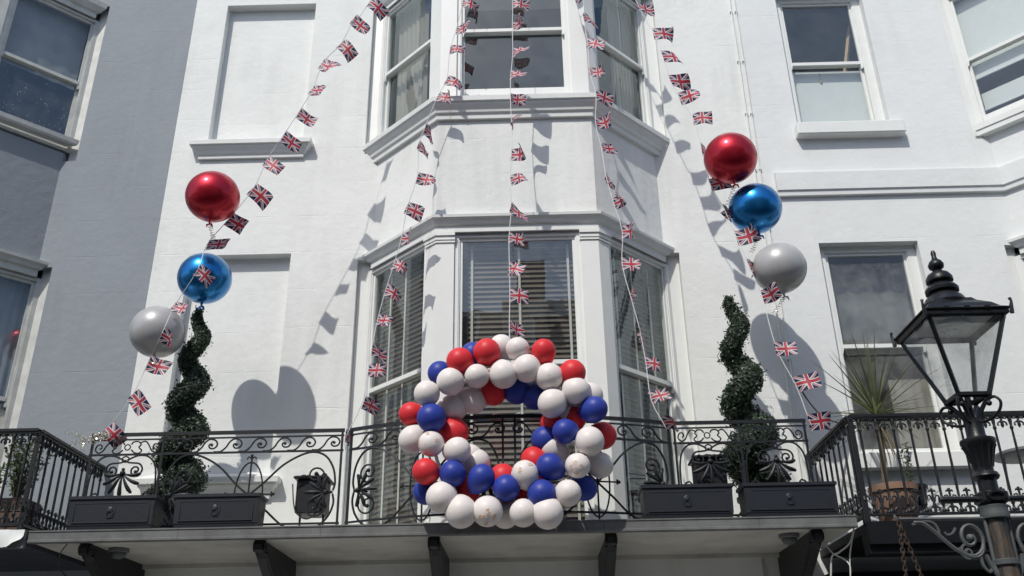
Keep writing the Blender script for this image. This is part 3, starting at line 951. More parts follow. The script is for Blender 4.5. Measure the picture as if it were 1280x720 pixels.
# ------------------------------------------------------------------ planters standing on the balcony edge
def planter(x0, x1, label, tilt=0.0):
    z0, h = FZ + 0.022, 0.315
    yb, yf = -1.29, -1.575
    r = thing('planter_box', label, 'planter', ((x0 + x1) / 2, (yb + yf) / 2, z0), 'black planters on the balcony edge')
    m = MB()
    t = 0.018
    # tapered body, open at the top
    def ring(i, z, g=0.0): return [(x0 + i + g, yf + i + g, z), (x1 - i - g, yf + i + g, z), (x1 - i - g, yb - i - g, z), (x0 + i + g, yb - i - g, z)]
    m.loft([ring(.022, z0), ring(.018, z0 + .03), ring(.012, z0 + .035), ring(0.004, z0 + h - .035), ring(-.010, z0 + h - .03), ring(-.010, z0 + h), ring(.02, z0 + h), ring(.03, z0 + h - .06)], True, True, True)
    m.build('body', 'planter', r)
    MB().add(ring(.028, z0 + h - .05), [(0, 1, 2, 3)]).build('soil', 'soil', r)
    # raised panel border on the front
    fr = MB()
    ex0, ex1, ez0, ez1 = x0 + .05, x1 - .05, z0 + .055, z0 + h - .06
    yy = yf + .012
    for a, b, c, d in ((ex0, ex1, ez1 - .014, ez1), (ex0, ex1, ez0, ez0 + .014), (ex0, ex0 + .014, ez0 + .014, ez1 - .014), (ex1 - .014, ex1, ez0 + .014, ez1 - .014)):
        fr.box(a, b, yy - .010, yy + .004, c, d)
    fr.build('panel_border', 'planter', r)
    # lion mask plaque: bar, round head, ring and tails
    cx, cz = (x0 + x1) / 2, (ez0 + ez1) / 2 + .01
    em = MB()
    em.box(cx - .055, cx + .055, yy - .007, yy + .002, cz + .055, cz + .065)
    em.ball((cx - .012, yy - .003, cz + .015), .034, 12, 8, (1, .3, 1))
    em.ball((cx - .012, yy - .010, cz + .005), .014, 8, 6, (1, .6, 1))
    em.tube([(cx - .012 + .03 * cos(a), yy - .006, cz - .03 + .03 * sin(a)) for a in [2 * pi * i / 14 for i in range(15)]], .007, 5)
    em.tube(spline([(cx + .03, yy - .003, cz + .05), (cx + .036, yy - .004, cz + .0), (cx + .03, yy - .003, cz - .04), (cx + .018, yy - .003, cz - .065)], 4), .007, 5)
    em.build('mask_emblem', 'planter', r, True)
    return r
planter(-4.42, -3.575, 'black moulded planter at the far left end of the balcony')
planter(-3.385, -2.56, 'black moulded planter between the left spiral topiary and the wreath')
planter(1.165, 2.04, 'black moulded planter just right of the balloon wreath')
planter(2.143, 3.035, 'black moulded planter below the right spiral topiary')

# small black boxes standing behind the railing
def back_box(x0, x1, z0, z1, label):
    r = thing('plant_box', label, 'box', ((x0 + x1) / 2, -0.95, z0))
    MB().bbox(x0 + .03, x1 - .03, -1.08, -0.80, z0, z1 - .06, .012).build('body', 'iron', r)
    m = MB().bbox(x0, x1, -1.12, -0.76, z1 - .06, z1 - .03, .01)
    m.build('rim', 'iron', r)
    m = MB()
    for k in range(9):
        m.ball((random.uniform(x0 + .05, x1 - .05), random.uniform(-1.05, -.82), z1 - .03 + random.uniform(-.01, .02)), random.uniform(.025, .045), 8, 5, (1, 1, .8))
    m.build('filling', 'soil', r, True)
    for sx in (x0 + .06, x1 - .06):
        MB().tube(spline([(sx, -0.94, z0 + .02), (sx, -0.94, FZ + .06), (sx, -0.94, FZ)], 3), .012, 6).build('leg', 'iron', r)
    m = MB().tube(spline([(x0 + .0, -1.12, z1 - .12), (x0 + .05, -1.13, z0 + .02), ((x0 + x1) / 2, -1.13, z0 - .07), (x1 - .06, -1.12, z0 + .03)], 6), .007, 5)
    m.build('wire', 'cable_black', r, True)
back_box(-2.36, -2.0, 3.56, 3.97, 'square black box on a stand behind the left railing')
back_box(1.77, 2.14, 3.66, 4.10, 'square black box behind the shell panel of the right railing')

# ------------------------------------------------------------------ spiral topiaries
def topiary(x, y, ztop, zb, label, seed, turns, phase, hand=1, thick=1.0, wave=1.0):
    rnd = random.Random(seed)
    r = thing('topiary_tree', label, 'topiary', (x, y, FZ), 'spiral topiaries')
    pot = MB().lathe([(.14, FZ + .012), (.15, FZ + .03), (.19, FZ + .33), (.215, FZ + .335), (.215, FZ + .375), (.18, FZ + .375), (.17, FZ + .32)], (x, y, 0), 20)
    pot.build('pot', 'planter', r, True)
    MB().tube([(x, y, FZ + .3), (x + .01, y, zb + .3), (x, y, (zb + ztop) / 2), (x, y, ztop - .2)], [.03, .028, .022, .012], 7).build('trunk', 'bark', r, True)
    N = 120
    path, rad = [], []
    for i in range(N + 1):
        u = i / N
        z = zb + (ztop - zb) * (u ** 0.94)
        amp = ((1 - u) ** 0.75 * .15 + .04) * wave
        a = phase + hand * 2 * pi * turns * u ** 0.92
        path.append(Vector((x + amp * cos(a), y + amp * sin(a), z)))
        rad.append((.155 * (1 - u) ** 0.85 + .062) * thick * (1 if u < .96 else .9))
    MB().tube(path, [q * .80 for q in rad], 12).build('core', 'box_core', r, True)
    lv = MB()
    n = 11000
    for k in range(n):
        u = 1 - rnd.random() ** 0.72
        u = min(max(u, 0), 1)
        i = min(int(u * N), N - 1)
        c = path[i].lerp(path[i + 1], u * N - i)
        t = (path[i + 1] - path[i]).normalized()
        d = Vector((rnd.gauss(0, 1), rnd.gauss(0, 1), rnd.gauss(0, 1)))
        if i < N - 3 and i > 2:
            d = d - t * d.dot(t)
        d.normalize()
        lump = 1 + .16 * noise.noise(Vector((c + d * rad[i])) * 9) + .08 * noise.noise(Vector((c + d * rad[i])) * 25)
        p = c + d * rad[i] * lump * rnd.uniform(.80, 1.03)
        if rnd.random() < 0.05:
            p += d * rnd.uniform(.01, .055)
        s = rnd.uniform(.011, .023)
        nn = (d + Vector((rnd.gauss(0, .6), rnd.gauss(0, .6), rnd.gauss(0, .6)))).normalized()
        e = nn.orthogonal().normalized()
        e.rotate(Matrix.Rotation(rnd.uniform(0, 2 * pi), 3, nn))
        g = nn.cross(e)
        lv.add([p - e * s * 1.2, p - g * s * .6 + nn * s * .2, p + e * s * 1.2, p + g * s * .6 + nn * s * .2], [(0, 1, 2, 3)])
    fo = lv.build('foliage', 'box_leaf', r)
    # loose fairy-light wire
    w = []
    for i in range(0, N, 4):
        a = phase + 2 * pi * turns * 1.5 * i / N
        w.append(path[i] + Vector((cos(a), sin(a), 0)) * (rad[i] + .03 + .02 * rnd.random()))
    MB().tube(spline(w, 3), .0035, 4).build('light_wire', 'cable_black', r)
    return r
topiary(-3.70, -0.75, 6.0, 3.78, 'dark green spiral topiary in front of the left blind window', 3, 4.1, radians(200), thick=.90, wave=.72)
topiary(2.47, -0.75, 6.02, 3.78, 'dark green spiral topiary between the bay and the conduits', 8, 3.6, radians(330), thick=.98, wave=.82)

# ------------------------------------------------------------------ blinds and curtains behind the panes
def venetian(pl, w, z0, z1, label, tapes):
    o = pl.p(w / 2, -0.2, z0)
    r = thing('venetian_blind', label, 'blind', o, 'wooden blinds in the lower bay')
    n = int((z1 - z0) / 0.064)
    d = -0.215
    sl_ = MB()
    a0, a1 = 0.14, w - 0.06
    mesh = None
    off = root_loc(r)
    for k in range(n):
        z = z0 + (k + .5) * 0.064
        if mesh is None:
            m = MB()
            pts = []
            for q, dz in ((-.022, .038), (-.009, .015), (.007, -.013), (.018, -.039)):
                pts.append((q, dz))
            ring0 = [Vector(pl.p(a0, d + q, z + dz)) for q, dz in pts]
            ring1 = [Vector(pl.p(a1, d + q, z + dz)) for q, dz in pts]
            th = Vector((0, 0, .003))
            m.loft([ring0 + [v + th for v in reversed(ring0)], ring1 + [v + th for v in reversed(ring1)]], True, True, True)
            ob = m.build('slat', 'blind_slat', r)
            mesh, zb = ob.data, z
        else:
            ob = MB().build('slat', 'blind_slat', r, mesh=mesh)
            ob.location = (0, 0, z - zb)
    for t in tapes:
        m = MB()
        pl.box(m, t - .014, t + .014, d + .031, d + .034, z0, z1)
        m.build('tape', 'blind_tape', r)
    m = MB()
    pl.box(m, a0, a1, d - .03, d + .03, z1, z1 + .06)
    m.build('head_rail', 'blind_slat', r)
venetian(Plane((-0.745, -0.895), (1, 0)), 1.49, 3.42, 6.78, 'brown slatted blind with pale tapes in the front lower bay window', (.2, .76, 1.34))
venetian(Plane((-2.035, 0.165), (1, -1)), 1.335, 3.42, 6.78, 'brown slatted blind in the left side window of the lower bay', (.42, .72, 1.1))
venetian(Plane((1.088, -0.772), (1, 1)), 1.335, 3.42, 6.78, 'brown slatted blind in the right side window of the lower bay', (.3, .62, .95))

def curtain(pl, a0, a1, z0, z1, label, mat, d=-0.25, amp=.016, freq=7):
    r = MB()
    n = 40
    rings = []
    for i in range(n + 1):
        a = a0 + (a1 - a0) * i / n
        ph = freq * 2 * pi * i / n
        rings.append([pl.p(a, d + amp * sin(ph + j * .15) * (1 - .1 * j), z0 + (z1 - z0) * j / 5) for j in range(6)])
    r.loft(rings, False)
    o = r.build('curtain', mat, None, 'all')
    tag(o, label, 'curtain', 'curtains behind the panes')
curtain(Plane((-2.035, 0.165), (1, -1)), .25, .95, 8.75, 11.1, 'pale draped curtain in the left side window of the upper bay', 'curtain')
curtain(Plane((1.088, -0.772), (1, 1)), .62, 1.1, 8.75, 11.1, 'pale draped curtain in the right side window of the upper bay', 'curtain')
curtain(Plane((LC + 1.088, -0.772), (1, 1)),   .05, 1.1, 9.93, 11.12, 'thin grey net curtain in the upper sash of the grey house', 'net_curtain', -.2, .007, 4)
curtain(Plane((LC + 1.088, -0.772), (1, 1)), .3, 1.12, 3.5, 6.8, 'grey net curtain in the lower bay of the grey house', 'net_curtain', -.2, .018, 8)

PW = Plane((3.85, 0.0), (1, 0))
curtain(PW, .68, 1.16, 4.35, 5.35, 'added pale cloth that lightens the lower sash beside the cordyline', 'curtain', -.36, .012, 4)  # added cloth, stands in for the pale patch in this pane
curtain(PW, .1, 1.16, 5.7, 7.0, 'dim grey net behind the upper sash beside the street lamp', 'net_dim', -.40, .012, 4)
r_ = thing('roller_blind', 'white blind board with pull cord in the lower sash, upper right window', 'blind', (4.48, .3, 9.0), 'white roller blinds')
m = MB(); PW.box(m, .08, 1.18, -.302, -.296, 8.95, 10.03); m.build('sheet', 'roller', r_)
m = MB(); m.tube([PW.p(.55, -.285, 10.0), PW.p(.55, -.285, 9.9)], .004, 5); m.lathe([(.004, 9.9), (.014, 9.89), (.016, 9.83), (.008, 9.82)], (PW.p(.55, -.285, 0)[0], PW.p(.55, -.285, 0)[1], 0), 8)
m.build('pull_cord', 'bare_wood', r_)
m = MB().tube([(4.72, .40, 9.7), (4.88, .40, 10.33), (5.03, .40, 10.94)], .032, 4)
tag(m.build('wooden_batten', 'bare_wood'), 'bare wooden batten standing inside the upper right window', 'batten')
PB = Plane((RC - 2.035, 0.165), (1, -1))
r_ = thing('roller_blind', 'white blind in the upper sash at the far right edge', 'blind', (6.7, 0, 9.9), 'white roller blinds')
m = MB(); PB.box(m, .22, 1.27, -.19, -.184, 9.72, 11.05); m.build('sheet', 'roller', r_)
m = MB(); PB.box(m, .22, 1.27, -.20, -.176, 9.69, 9.72); m.build('bottom_bar', 'white_paint', r_)
r_ = thing('roller_blind', 'white half-drawn blind low in the far right edge window', 'blind', (6.7, 0, 9.2), 'white roller blinds')
m = MB(); PB.box(m, .22, 1.27, -.29, -.284, 9.25, 9.5); m.build('sheet', 'roller', r_)
m = MB(); PB.box(m, .22, 1.27, -.30, -.276, 9.22, 9.25); m.build('bottom_bar', 'white_paint', r_)

# ------------------------------------------------------------------ bunting
APEX = Vector((0.075, -0.95, 15.667))
BUNT = [
 ('left-hand', [(-1.89,-1.10,10.29), (-2.08,-1.11,9.99), (-2.22,-1.12,9.58), (-2.43,-1.13,9.27), (-2.53,-1.14,8.85), (-2.68,-1.15,8.48), (-2.84,-1.16,8.13), (-3.00,-1.17,7.77), (-3.11,-1.18,7.39), (-3.34,-1.20,6.98), (-3.56,-1.21,6.63), (-3.57,-1.36,6.22), (-3.79,-1.30,5.82), (-3.81,-1.47,5.42), (-3.99,-1.28,5.17), (-4.11,-1.26,4.80), (-4.31,-1.27,4.46)], (-4.42, -1.26, 4.37),
  'string of union flags running down to the left end of the balcony', .22),
 ('second', [(-0.66,-1.12,10.19), (-0.74,-1.13,9.73), (-0.81,-1.15,9.39), (-0.84,-1.16,8.93), (-0.95,-1.17,8.66), (-1.10,-1.18,8.18), (-1.16,-1.19,7.92), (-1.17,-1.20,7.47), (-1.27,-1.22,7.04), (-1.32,-1.23,6.64), (-1.39,-1.24,6.30), (-1.47,-1.25,5.97), (-1.54,-1.26,5.61), (-1.59,-1.27,5.25), (-1.61,-1.28,5.02), (-1.65,-1.29,4.66), (-1.80,-1.30,4.28)], (-1.80, -1.26, 4.15),
  'string of union flags hanging over the left side of the bay', .8),
 ('middle', [(0.00,-1.33,10.38), (0.01,-1.36,9.95), (0.00,-1.39,9.53), (-0.00,-1.42,9.11), (-0.03,-1.44,8.75), (-0.04,-1.47,8.39), (-0.03,-1.50,7.95), (-0.04,-1.53,7.54), (-0.06,-1.56,7.15), (-0.05,-1.58,6.80), (-0.08,-1.61,6.40), (-0.08,-1.64,6.00), (-0.08,-1.66,5.68), (-0.09,-1.68,5.32)], (-0.09, -1.72, 4.95),
  'string of union flags hanging straight down to the top of the wreath', .95),
 ('fourth', [(0.83,-1.12,10.20), (0.92,-1.13,9.89), (0.96,-1.14,9.45), (0.96,-1.16,8.99), (1.02,-1.17,8.63), (0.99,-1.18,8.20), (1.04,-1.19,7.83), (1.07,-1.21,7.42), (1.14,-1.22,7.02), (1.21,-1.23,6.65), (1.18,-1.24,6.23), (1.25,-1.26,5.79), (1.31,-1.27,5.44), (1.35,-1.28,5.02), (1.37,-1.29,4.62), (1.48,-1.30,4.35)], (1.50, -1.27, 4.30),
  'string of union flags hanging over the right side of the bay', .75),
 ('right-hand', [(1.66,-1.11,10.08), (1.82,-1.12,9.63), (1.90,-1.13,9.23), (1.96,-1.14,8.84), (2.06,-1.15,8.55), (2.19,-1.16,8.22), (2.24,-1.17,7.80), (2.29,-1.19,7.28), (2.41,-1.20,6.93), (2.50,-1.21,6.57), (2.59,-1.22,6.21), (2.69,-1.23,5.79), (2.76,-1.25,5.17), (2.90,-1.26,4.76), (2.98,-1.27,4.37)], (3.0, -1.25, 4.30),
  'string of union flags running down to the right end of the balcony', .5),
]
def flag_mesh(rnd, hoist, fly, curl):
    nu, nv = 8, 5
    mb = MB()
    mb.uv = []
    vs = []
    a1, a2, p1, p2 = rnd.uniform(-.5, .5), rnd.uniform(-.35, .35), rnd.uniform(0, 6), rnd.uniform(0, 6)
    cut = rnd.uniform(-.12, .12)
    for j in range(nv + 1):
        ang, x, y = 0.0, 0.0, 0.0
        v = j / nv
        for i in range(nu + 1):
            u = i / nu
            if i:
                ang = curl * (a1 * 2.2 * u + .8 * sin(2.6 * u * pi * .5 + p1 + v * 1.3) * u) + a2 * (v - .5) * u * 2
                x += cos(ang) * fly / nu
                y += sin(ang) * fly / nu
            zz = (v - 1) * hoist + .06 * hoist * sin(u * 4 + p2) - .10 * hoist * u * (1 + cut * v)
            vs.append((x, y, zz))
            mb.uv.append((u, v))
    fs = [(j * (nu + 1) + i, j * (nu + 1) + i + 1, (j + 1) * (nu + 1) + i + 1, (j + 1) * (nu + 1) + i) for j in range(nv) for i in range(nu)]
    mb.add(vs, fs)
    return mb

for gi, (nm, pts, end, label, twist) in enumerate(BUNT):
    rnd = random.Random(40 + gi)
    g = thing('bunting_garland', label, 'bunting', end, 'bunting strings fanning from the roof')
    P_ = [Vector(p) for p in pts]
    line = [APEX, APEX.lerp(P_[0], .5)] + [p + Vector((-.004, 0, .0)) for p in P_] + [Vector(end)]
    sp = spline(line, 3)
    MB().tube(sp, .0045, 4).build('cord', 'string', g)
    allp = [P_[0] + (APEX - P_[0]) * (.07 * k) for k in range(3, 0, -1)] + P_
    for k, p in enumerate(allp):
        nx = allp[k + 1] if k + 1 < len(allp) else Vector(end)
        t = (p - nx).normalized()              # up along the cord
        side = Vector((1, 0, 0)) - t * t.x
        side.normalize()
        nrm = t.cross(side)
        a = max(-1.05, min(1.05, rnd.gauss(0, 1) * twist))
        if p.z > 8.5: a *= .6
        if k == len(allp) - 1 and gi == 2: a = .3
        f = side * cos(a) + nrm * sin(a)
        droop = rnd.uniform(-.15, .35)
        f = (f + Vector((0, 0, -droop))).normalized()
        up = (t - f * t.dot(f) * .8).normalized()
        q = f.cross(up).normalized() * -1
        big = .92 if p.z < 6.5 else 1.0
        if gi in (1, 2, 3): big *= .86
        big *= rnd.uniform(.9, 1.08)
        mb = flag_mesh(rnd, .185 * big, .265 * big, .6 + twist * .8)
        c0 = p + t * .08
        mb.v = [tuple(c0 + f * x + q * y + up * z) for x, y, z in mb.v]
        mb.build('flag', 'union_flag', g, 'all')

# ------------------------------------------------------------------ balloons
def balloon_profile(r, n=18, tail=.22):
    pr = []
    for i in range(n + 1):
        th = pi * i / n
        rr = r * sin(th)
        z = r * cos(th)
        if z < 0:
            z *= 1 + tail * (abs(z) / r) ** 3
        pr.append((max(rr, r * .02), z))
    pr = pr[:-1] + [(r * .055, -r * (1 + tail) + .002 * r), (r * .035, -r * (1 + tail) - r * .03), (r * .085, -r * (1 + tail) - r * .11), (r * .02, -r * (1 + tail) - r * .115)]
    return pr

def big_balloon(c, r, mat, label, ribbon=None, squash=.97):
    b = thing('balloon', label, 'balloon', c, 'big orb balloons on the bunting')
    cv = Vector(c)
    m = MB()
    n = 32
    rings = []
    for i in range(25):
        th = pi * (i + .02) / 24.04
        rings.append([(c[0] + r * sin(th) * cos(2 * pi * k / n), c[1] + r * sin(th) * sin(2 * pi * k / n), c[2] + squash * r * cos(th)) for k in range(n)])
    m.loft(rings, True, True, True)
    m.build('orb', mat, b, 'all')
    m = MB()
    zb = c[2] - squash * r
    m.tube([(c[0], c[1], zb + .012), (c[0] + .004, c[1], zb - .03), (c[0] + .01, c[1], zb - .07)], [.028, .016, .008], 8)
    m.tube([(c[0] + .01, c[1], zb - .06), (c[0] + .035, c[1] - .02, zb - .075), (c[0] + .05, c[1] - .01, zb - .11)], [.008, .014, .005], 6)
    m.tube([(c[0] + .01, c[1], zb - .06), (c[0] - .015, c[1] - .02, zb - .085), (c[0] - .012, c[1] - .02, zb - .115)], [.008, .012, .004], 6)
    m.build('neck', mat, b, True)
    if ribbon:
        a, e = Vector((c[0] + .01, c[1], zb - .06)), Vector(ribbon)
        pts = []
        for i in range(90):
            u = i / 89
            w = .022 + .008 * sin(9 * u)
            pts.append(a.lerp(e, u) + Vector((w * cos(2 * pi * 7 * u), w * sin(2 * pi * 7 * u), .015 * sin(2 * pi * 7 * u))))
        MB().tube(pts, .0035, 4).build('curling_ribbon', 'ribbon', b, True)
    return b
big_balloon((-3.466, -1.50, 7.084), .302, 'foil_red', 'shiny red orb balloon at top left, below the blind window ledge', (-3.45, -1.35, 6.62))
big_balloon((-3.658, -.90, 6.343), .308, 'foil_blue', 'shiny blue orb balloon with a flag hanging across it, left')
big_balloon((-4.025, -1.10, 5.592), .298, 'foil_grey', 'pale grey orb balloon above the left end of the railing', (-3.93, -1.30, 5.15))
big_balloon((2.503, -1.40, 7.495), .307, 'foil_red', 'shiny red orb balloon at upper right beside the conduits', (2.43, -1.25, 6.95))
big_balloon((2.776, -1.15, 6.957), .305, 'foil_blue', 'shiny blue orb balloon between the red and grey ones, right', (2.64, -1.22, 6.35))
big_balloon((2.965, -1.10, 6.203), .300, 'foil_grey', 'pale grey orb balloon lowest of the three on the right', (2.80, -1.20, 5.6))

WREATH = [(-0.315,-2.000,4.915,"R"),(-0.582,-2.000,4.826,"R"),(-0.010,-2.000,4.941,"W"),(-0.176,-1.780,5.059,"W"),(0.245,-2.000,4.902,"R"),(0.078,-2.000,4.736,"W"),(-0.154,-2.000,4.677,"W"),(-0.413,-2.000,4.667,"W"),(-0.671,-2.000,4.615,"W"),(-0.801,-1.780,4.788,"B"),(-0.470,-1.760,4.985,"B"),(0.295,-2.000,4.641,"W"),(0.521,-2.000,4.678,"R"),(0.543,-2.000,4.498,"W"),(-0.899,-2.000,4.496,"W"),(-1.073,-1.780,4.362,"R"),(-0.849,-2.000,4.251,"B"),(-0.659,-1.780,4.417,"W"),(-0.472,-1.780,4.493,"W"),(-0.264,-1.780,4.579,"R"),(-0.032,-1.780,4.600,"B"),(0.152,-1.780,4.521,"B"),(0.313,-2.000,4.371,"W"),(0.713,-2.000,4.303,"B"),(0.691,-1.780,4.509,"W"),(0.512,-1.780,4.280,"R"),(0.424,-2.000,4.091,"B"),(0.246,-1.780,4.076,"B"),(0.328,-1.780,4.246,"R"),(0.653,-2.000,3.989,"W"),(0.791,-1.780,4.104,"R"),(0.310,-1.780,3.991,"W"),(0.530,-2.000,3.759,"P"),(0.272,-2.000,3.753,"B"),(0.760,-1.780,3.814,"W"),(0.600,-1.780,3.599,"B"),(-1.047,-1.780,4.109,"W"),(-0.846,-2.000,3.997,"P"),(-0.653,-1.780,4.173,"R"),(-0.597,-2.000,3.926,"W"),(-0.893,-2.000,3.733,"R"),(-0.639,-2.000,3.707,"B"),(-0.434,-1.780,3.860,"W"),(-0.369,-2.000,3.663,"B"),(-0.175,-1.780,3.704,"R"),(0.037,-2.000,3.684,"P"),(-0.138,-2.000,3.563,"B"),(0.135,-1.780,3.863,"R"),(-0.737,-2.000,3.489,"W"),(-0.907,-1.780,3.599,"B"),(-0.531,-1.780,3.592,"R"),(-0.557,-2.000,3.351,"W"),(-0.315,-2.000,3.352,"P"),(-0.155,-1.780,3.365,"W"),(0.013,-2.000,3.331,"W"),(0.235,-2.000,3.327,"W"),(0.189,-2.000,3.499,"B"),(0.427,-2.000,3.503,"W"),(0.068,-1.780,3.565,"R"),(0.551,-1.780,4.480,"W"),(0.452,-1.780,4.306,"W"),(-0.494,-1.780,3.922,"W")]
WC = Vector((-0.13, -1.80, 4.13))
wr = thing('balloon_wreath', 'ring of red, white and blue balloons hung on the bowed railing', 'wreath', WC)
rnd = random.Random(5)
bm_ = {}
for key, mat in (('W', 'latex_white'), ('R', 'latex_red'), ('B', 'latex_blue')):
    o = MB().lathe(balloon_profile(1.0, 18, .34), (0, 0, 0), 24)
    me = bpy.data.meshes.new('balloon')
    me.from_pydata(o.v, [], o.f)
    me.materials.append(MAT[mat])
    for p in me.polygons: p.use_smooth = True
    bm_[key] = me
def crown_print(rad, rnd):
    """gold crown marks printed on the skin, laid just over it"""
    marks = []
    for k in range(4):
        m = MB()
        marks.append(m)
        a, b = pi / 2 * k + rnd.uniform(-.3, .3), rnd.uniform(.35, 1.0)
        d = Vector((sin(b) * cos(a), sin(b) * sin(a), cos(b)))
        e = d.orthogonal().normalized()
        e.rotate(Matrix.Rotation(rnd.uniform(0, 6.28), 3, d))
        g = d.cross(e)
        s = .17
        def q(x, y): return tuple((d + e * x * s + g * y * s).normalized() * 1.012)
        strokes = [[(-1, -.7), (1, -.7)], [(-1, -.45), (1, -.45)], [(-1, -.5), (-1.15, .5), (-.5, 0), (0, .8), (.5, 0), (1.15, .5), (1, -.5)], [(-.6, -.4), (-.55, .1), (0, .5), (.55, .1), (.6, -.4)]]
        for st in strokes:
            m.tube([q(x, y) for x, y in st], .013, 4)
    return marks
off = WC
for k, (x, y, z, cc) in enumerate(WREATH):
    key = 'W' if cc == 'P' else cc
    o = MB().build('balloon', 'latex_white', wr, mesh=bm_[key])
    p = Vector((x, y, z))
    d2 = Vector((x - WC.x, 0, z - WC.z))
    core = WC + d2.normalized() * .72
    core.y = -1.82
    ax = (p - core)
    ax = (ax + Vector((0, -.10, -.03))).normalized()
    ax = (ax + Vector((rnd.gauss(0, .3), rnd.gauss(0, .15), rnd.gauss(0, .3)))).normalized()
    o.rotation_euler = ax.to_track_quat('Z', 'Y').to_euler()
    o.location = p - off
    r = rnd.uniform(.119, .141)
    if z < 3.5: r += .008
    o.scale = (r, r * rnd.uniform(.97, 1.03), r * rnd.uniform(1.0, 1.10))
    if cc == 'P':
        for mk_ in crown_print(1.0, rnd):
            mk_.build('crown_print', 'gold_print', o, True, world=False)
ring = [(WC.x + .72 * cos(a), -1.72, WC.z + .72 * sin(a)) for a in [2 * pi * i / 40 for i in range(41)]]
MB().tube(ring, .02, 6).build('hoop', 'cable_white', wr, True)
MB().tube([(WC.x + .04, -1.72, 4.85), (-.09, -1.72, 4.95), (-.09, -1.70, 5.02)], .006, 5).build('tie', 'string', wr)

# ------------------------------------------------------------------ street lamp
LX, LY = 2.668, -5.25
lamp = thing('street_lamp', 'black Victorian lantern street lamp with scroll brackets in right foreground', 'street lamp', (LX, LY, 0))
def sq(h, z, cx=LX, cy=LY): return [(cx - h, cy - h, z), (cx + h, cy - h, z), (cx + h, cy + h, z), (cx - h, cy + h, z)]
m = MB().lathe([(.16, 0), (.16, .35), (.13, .40), (.12, .75), (.095, .82), (.075, .9), (.066, 1.2), (.056, 2.3), (.053, 2.60)], (LX, LY, 0), 16)
m.build('column', 'worn_column', lamp, True)
m = MB().lathe([(.056, 2.33), (.068, 2.335), (.070, 2.36), (.058, 2.365)], (LX, LY, 0), 16)
m.build('collar', 'tarnish', lamp, True)
m = MB()
m.lathe([(.055, 2.58), (.074, 2.585), (.078, 2.61), (.072, 2.63), (.078, 2.65), (.060, 2.66)], (LX, LY, 0), 16)
m.build('collar', 'tarnish', lamp, True)
m = MB().lathe([(.052, 2.65), (.052, 2.80), (.064, 2.805), (.074, 2.82), (.066, 2.84), (.050, 2.85), (.050, 2.87), (.060, 2.92), (.078, 2.98), (.092, 3.005), (.098, 3.02), (.096, 3.035), (.060, 3.045), (.052, 3.06), (.052, 3.14), (.04, 3.15)], (LX, LY, 0), 20)
for k in range(14):     # fluting of the capital
    a = 2 * pi * k / 14
    m.tube([(LX + cos(a) * r_, LY + sin(a) * r_, z_) for r_, z_ in ((.050, 2.875), (.061, 2.92), (.079, 2.98), (.090, 3.0))], .006, 4)
m.build('capital', 'lamp_iron', lamp, True)
m = MB()
m.tube([(LX - .29, LY, 2.695), (LX - .275, LY, 2.695), (LX - .07, LY, 2.695), (LX + .07, LY, 2.695), (LX + .275, LY, 2.695), (LX + .29, LY, 2.695)], [.018, .022, .016, .016, .022, .018], 8)
m.build('ladder_bar', 'lamp_iron', lamp, True)
m = MB().bbox(LX - .075, LX + .075, LY - .068, LY + .068, 2.665, 2.735, .012)
m.tube([(LX + .045 * cos(a), LY - .075, 2.70 + .022 * sin(a)) for a in [2 * pi * i / 16 for i in range(17)]], .009, 5)
m.build('ladder_bar_boss', 'lamp_iron', lamp, True)
for s in (-1, 1):
    m = MB()
    Z = 2.588
    fp = lambda a, b: (LX + s * a, LY, Z + b * (1.22 if b < -.01 else 1))
    m.tube([fp(.055, .0), fp(.55, .004)], .011, 6)
    m.tube([fp(.545, .004), fp(.556, .012), fp(.558, .03)], [.011, .010, .006], 6)
    m.tube([fp(.062, .0), fp(.062, -.26)], .011, 6)
    big = [fp(a, b) for a, b in ((.46, -.012), (.41, -.016), (.37, -.04), (.33, -.075), (.27, -.125), (.20, -.165), (.145, -.17), (.11, -.145), (.10, -.105))]
    m.tube(spline(big, 5), [.007] + [.011] * 38 + [.009, .009], 6)
    m.tube(spline([fp(a, b) for a, b in ((.47, -.022), (.40, -.008), (.35, -.016), (.33, -.05), (.335, -.075))], 5), .008, 5)
    sp = spiral(0, 0, .088, .014, -2.6, 1.55, 26)
    m.tube([fp(.165 - a, -.085 + b) for a, b in sp], .0105, 6)
    m.ball(fp(.165, -.085), .022, 8, 6)
    m.tube(spline([fp(.235, -.04), fp(.255, -.062), fp(.285, -.07), fp(.30, -.058)], 4), .007, 5)
    sp = spiral(0, 0, .04, .010, 1.2, 1.25, 14)
    m.tube([fp(.195 - a, -.15 + b) for a, b in sp], .008, 5)
    m.tube(spline([fp(.10, -.16), fp(.085, -.20), fp(.062, -.25), (LX + s * .055, LY, Z - .27)], 4), [.012] * 13, 5)
    m.tube(spline([fp(.13, -.17), fp(.125, -.21), fp(.10, -.235), fp(.085, -.225)], 4), .009, 5)
    m.build('scroll_bracket', 'tarnish', lamp, True)
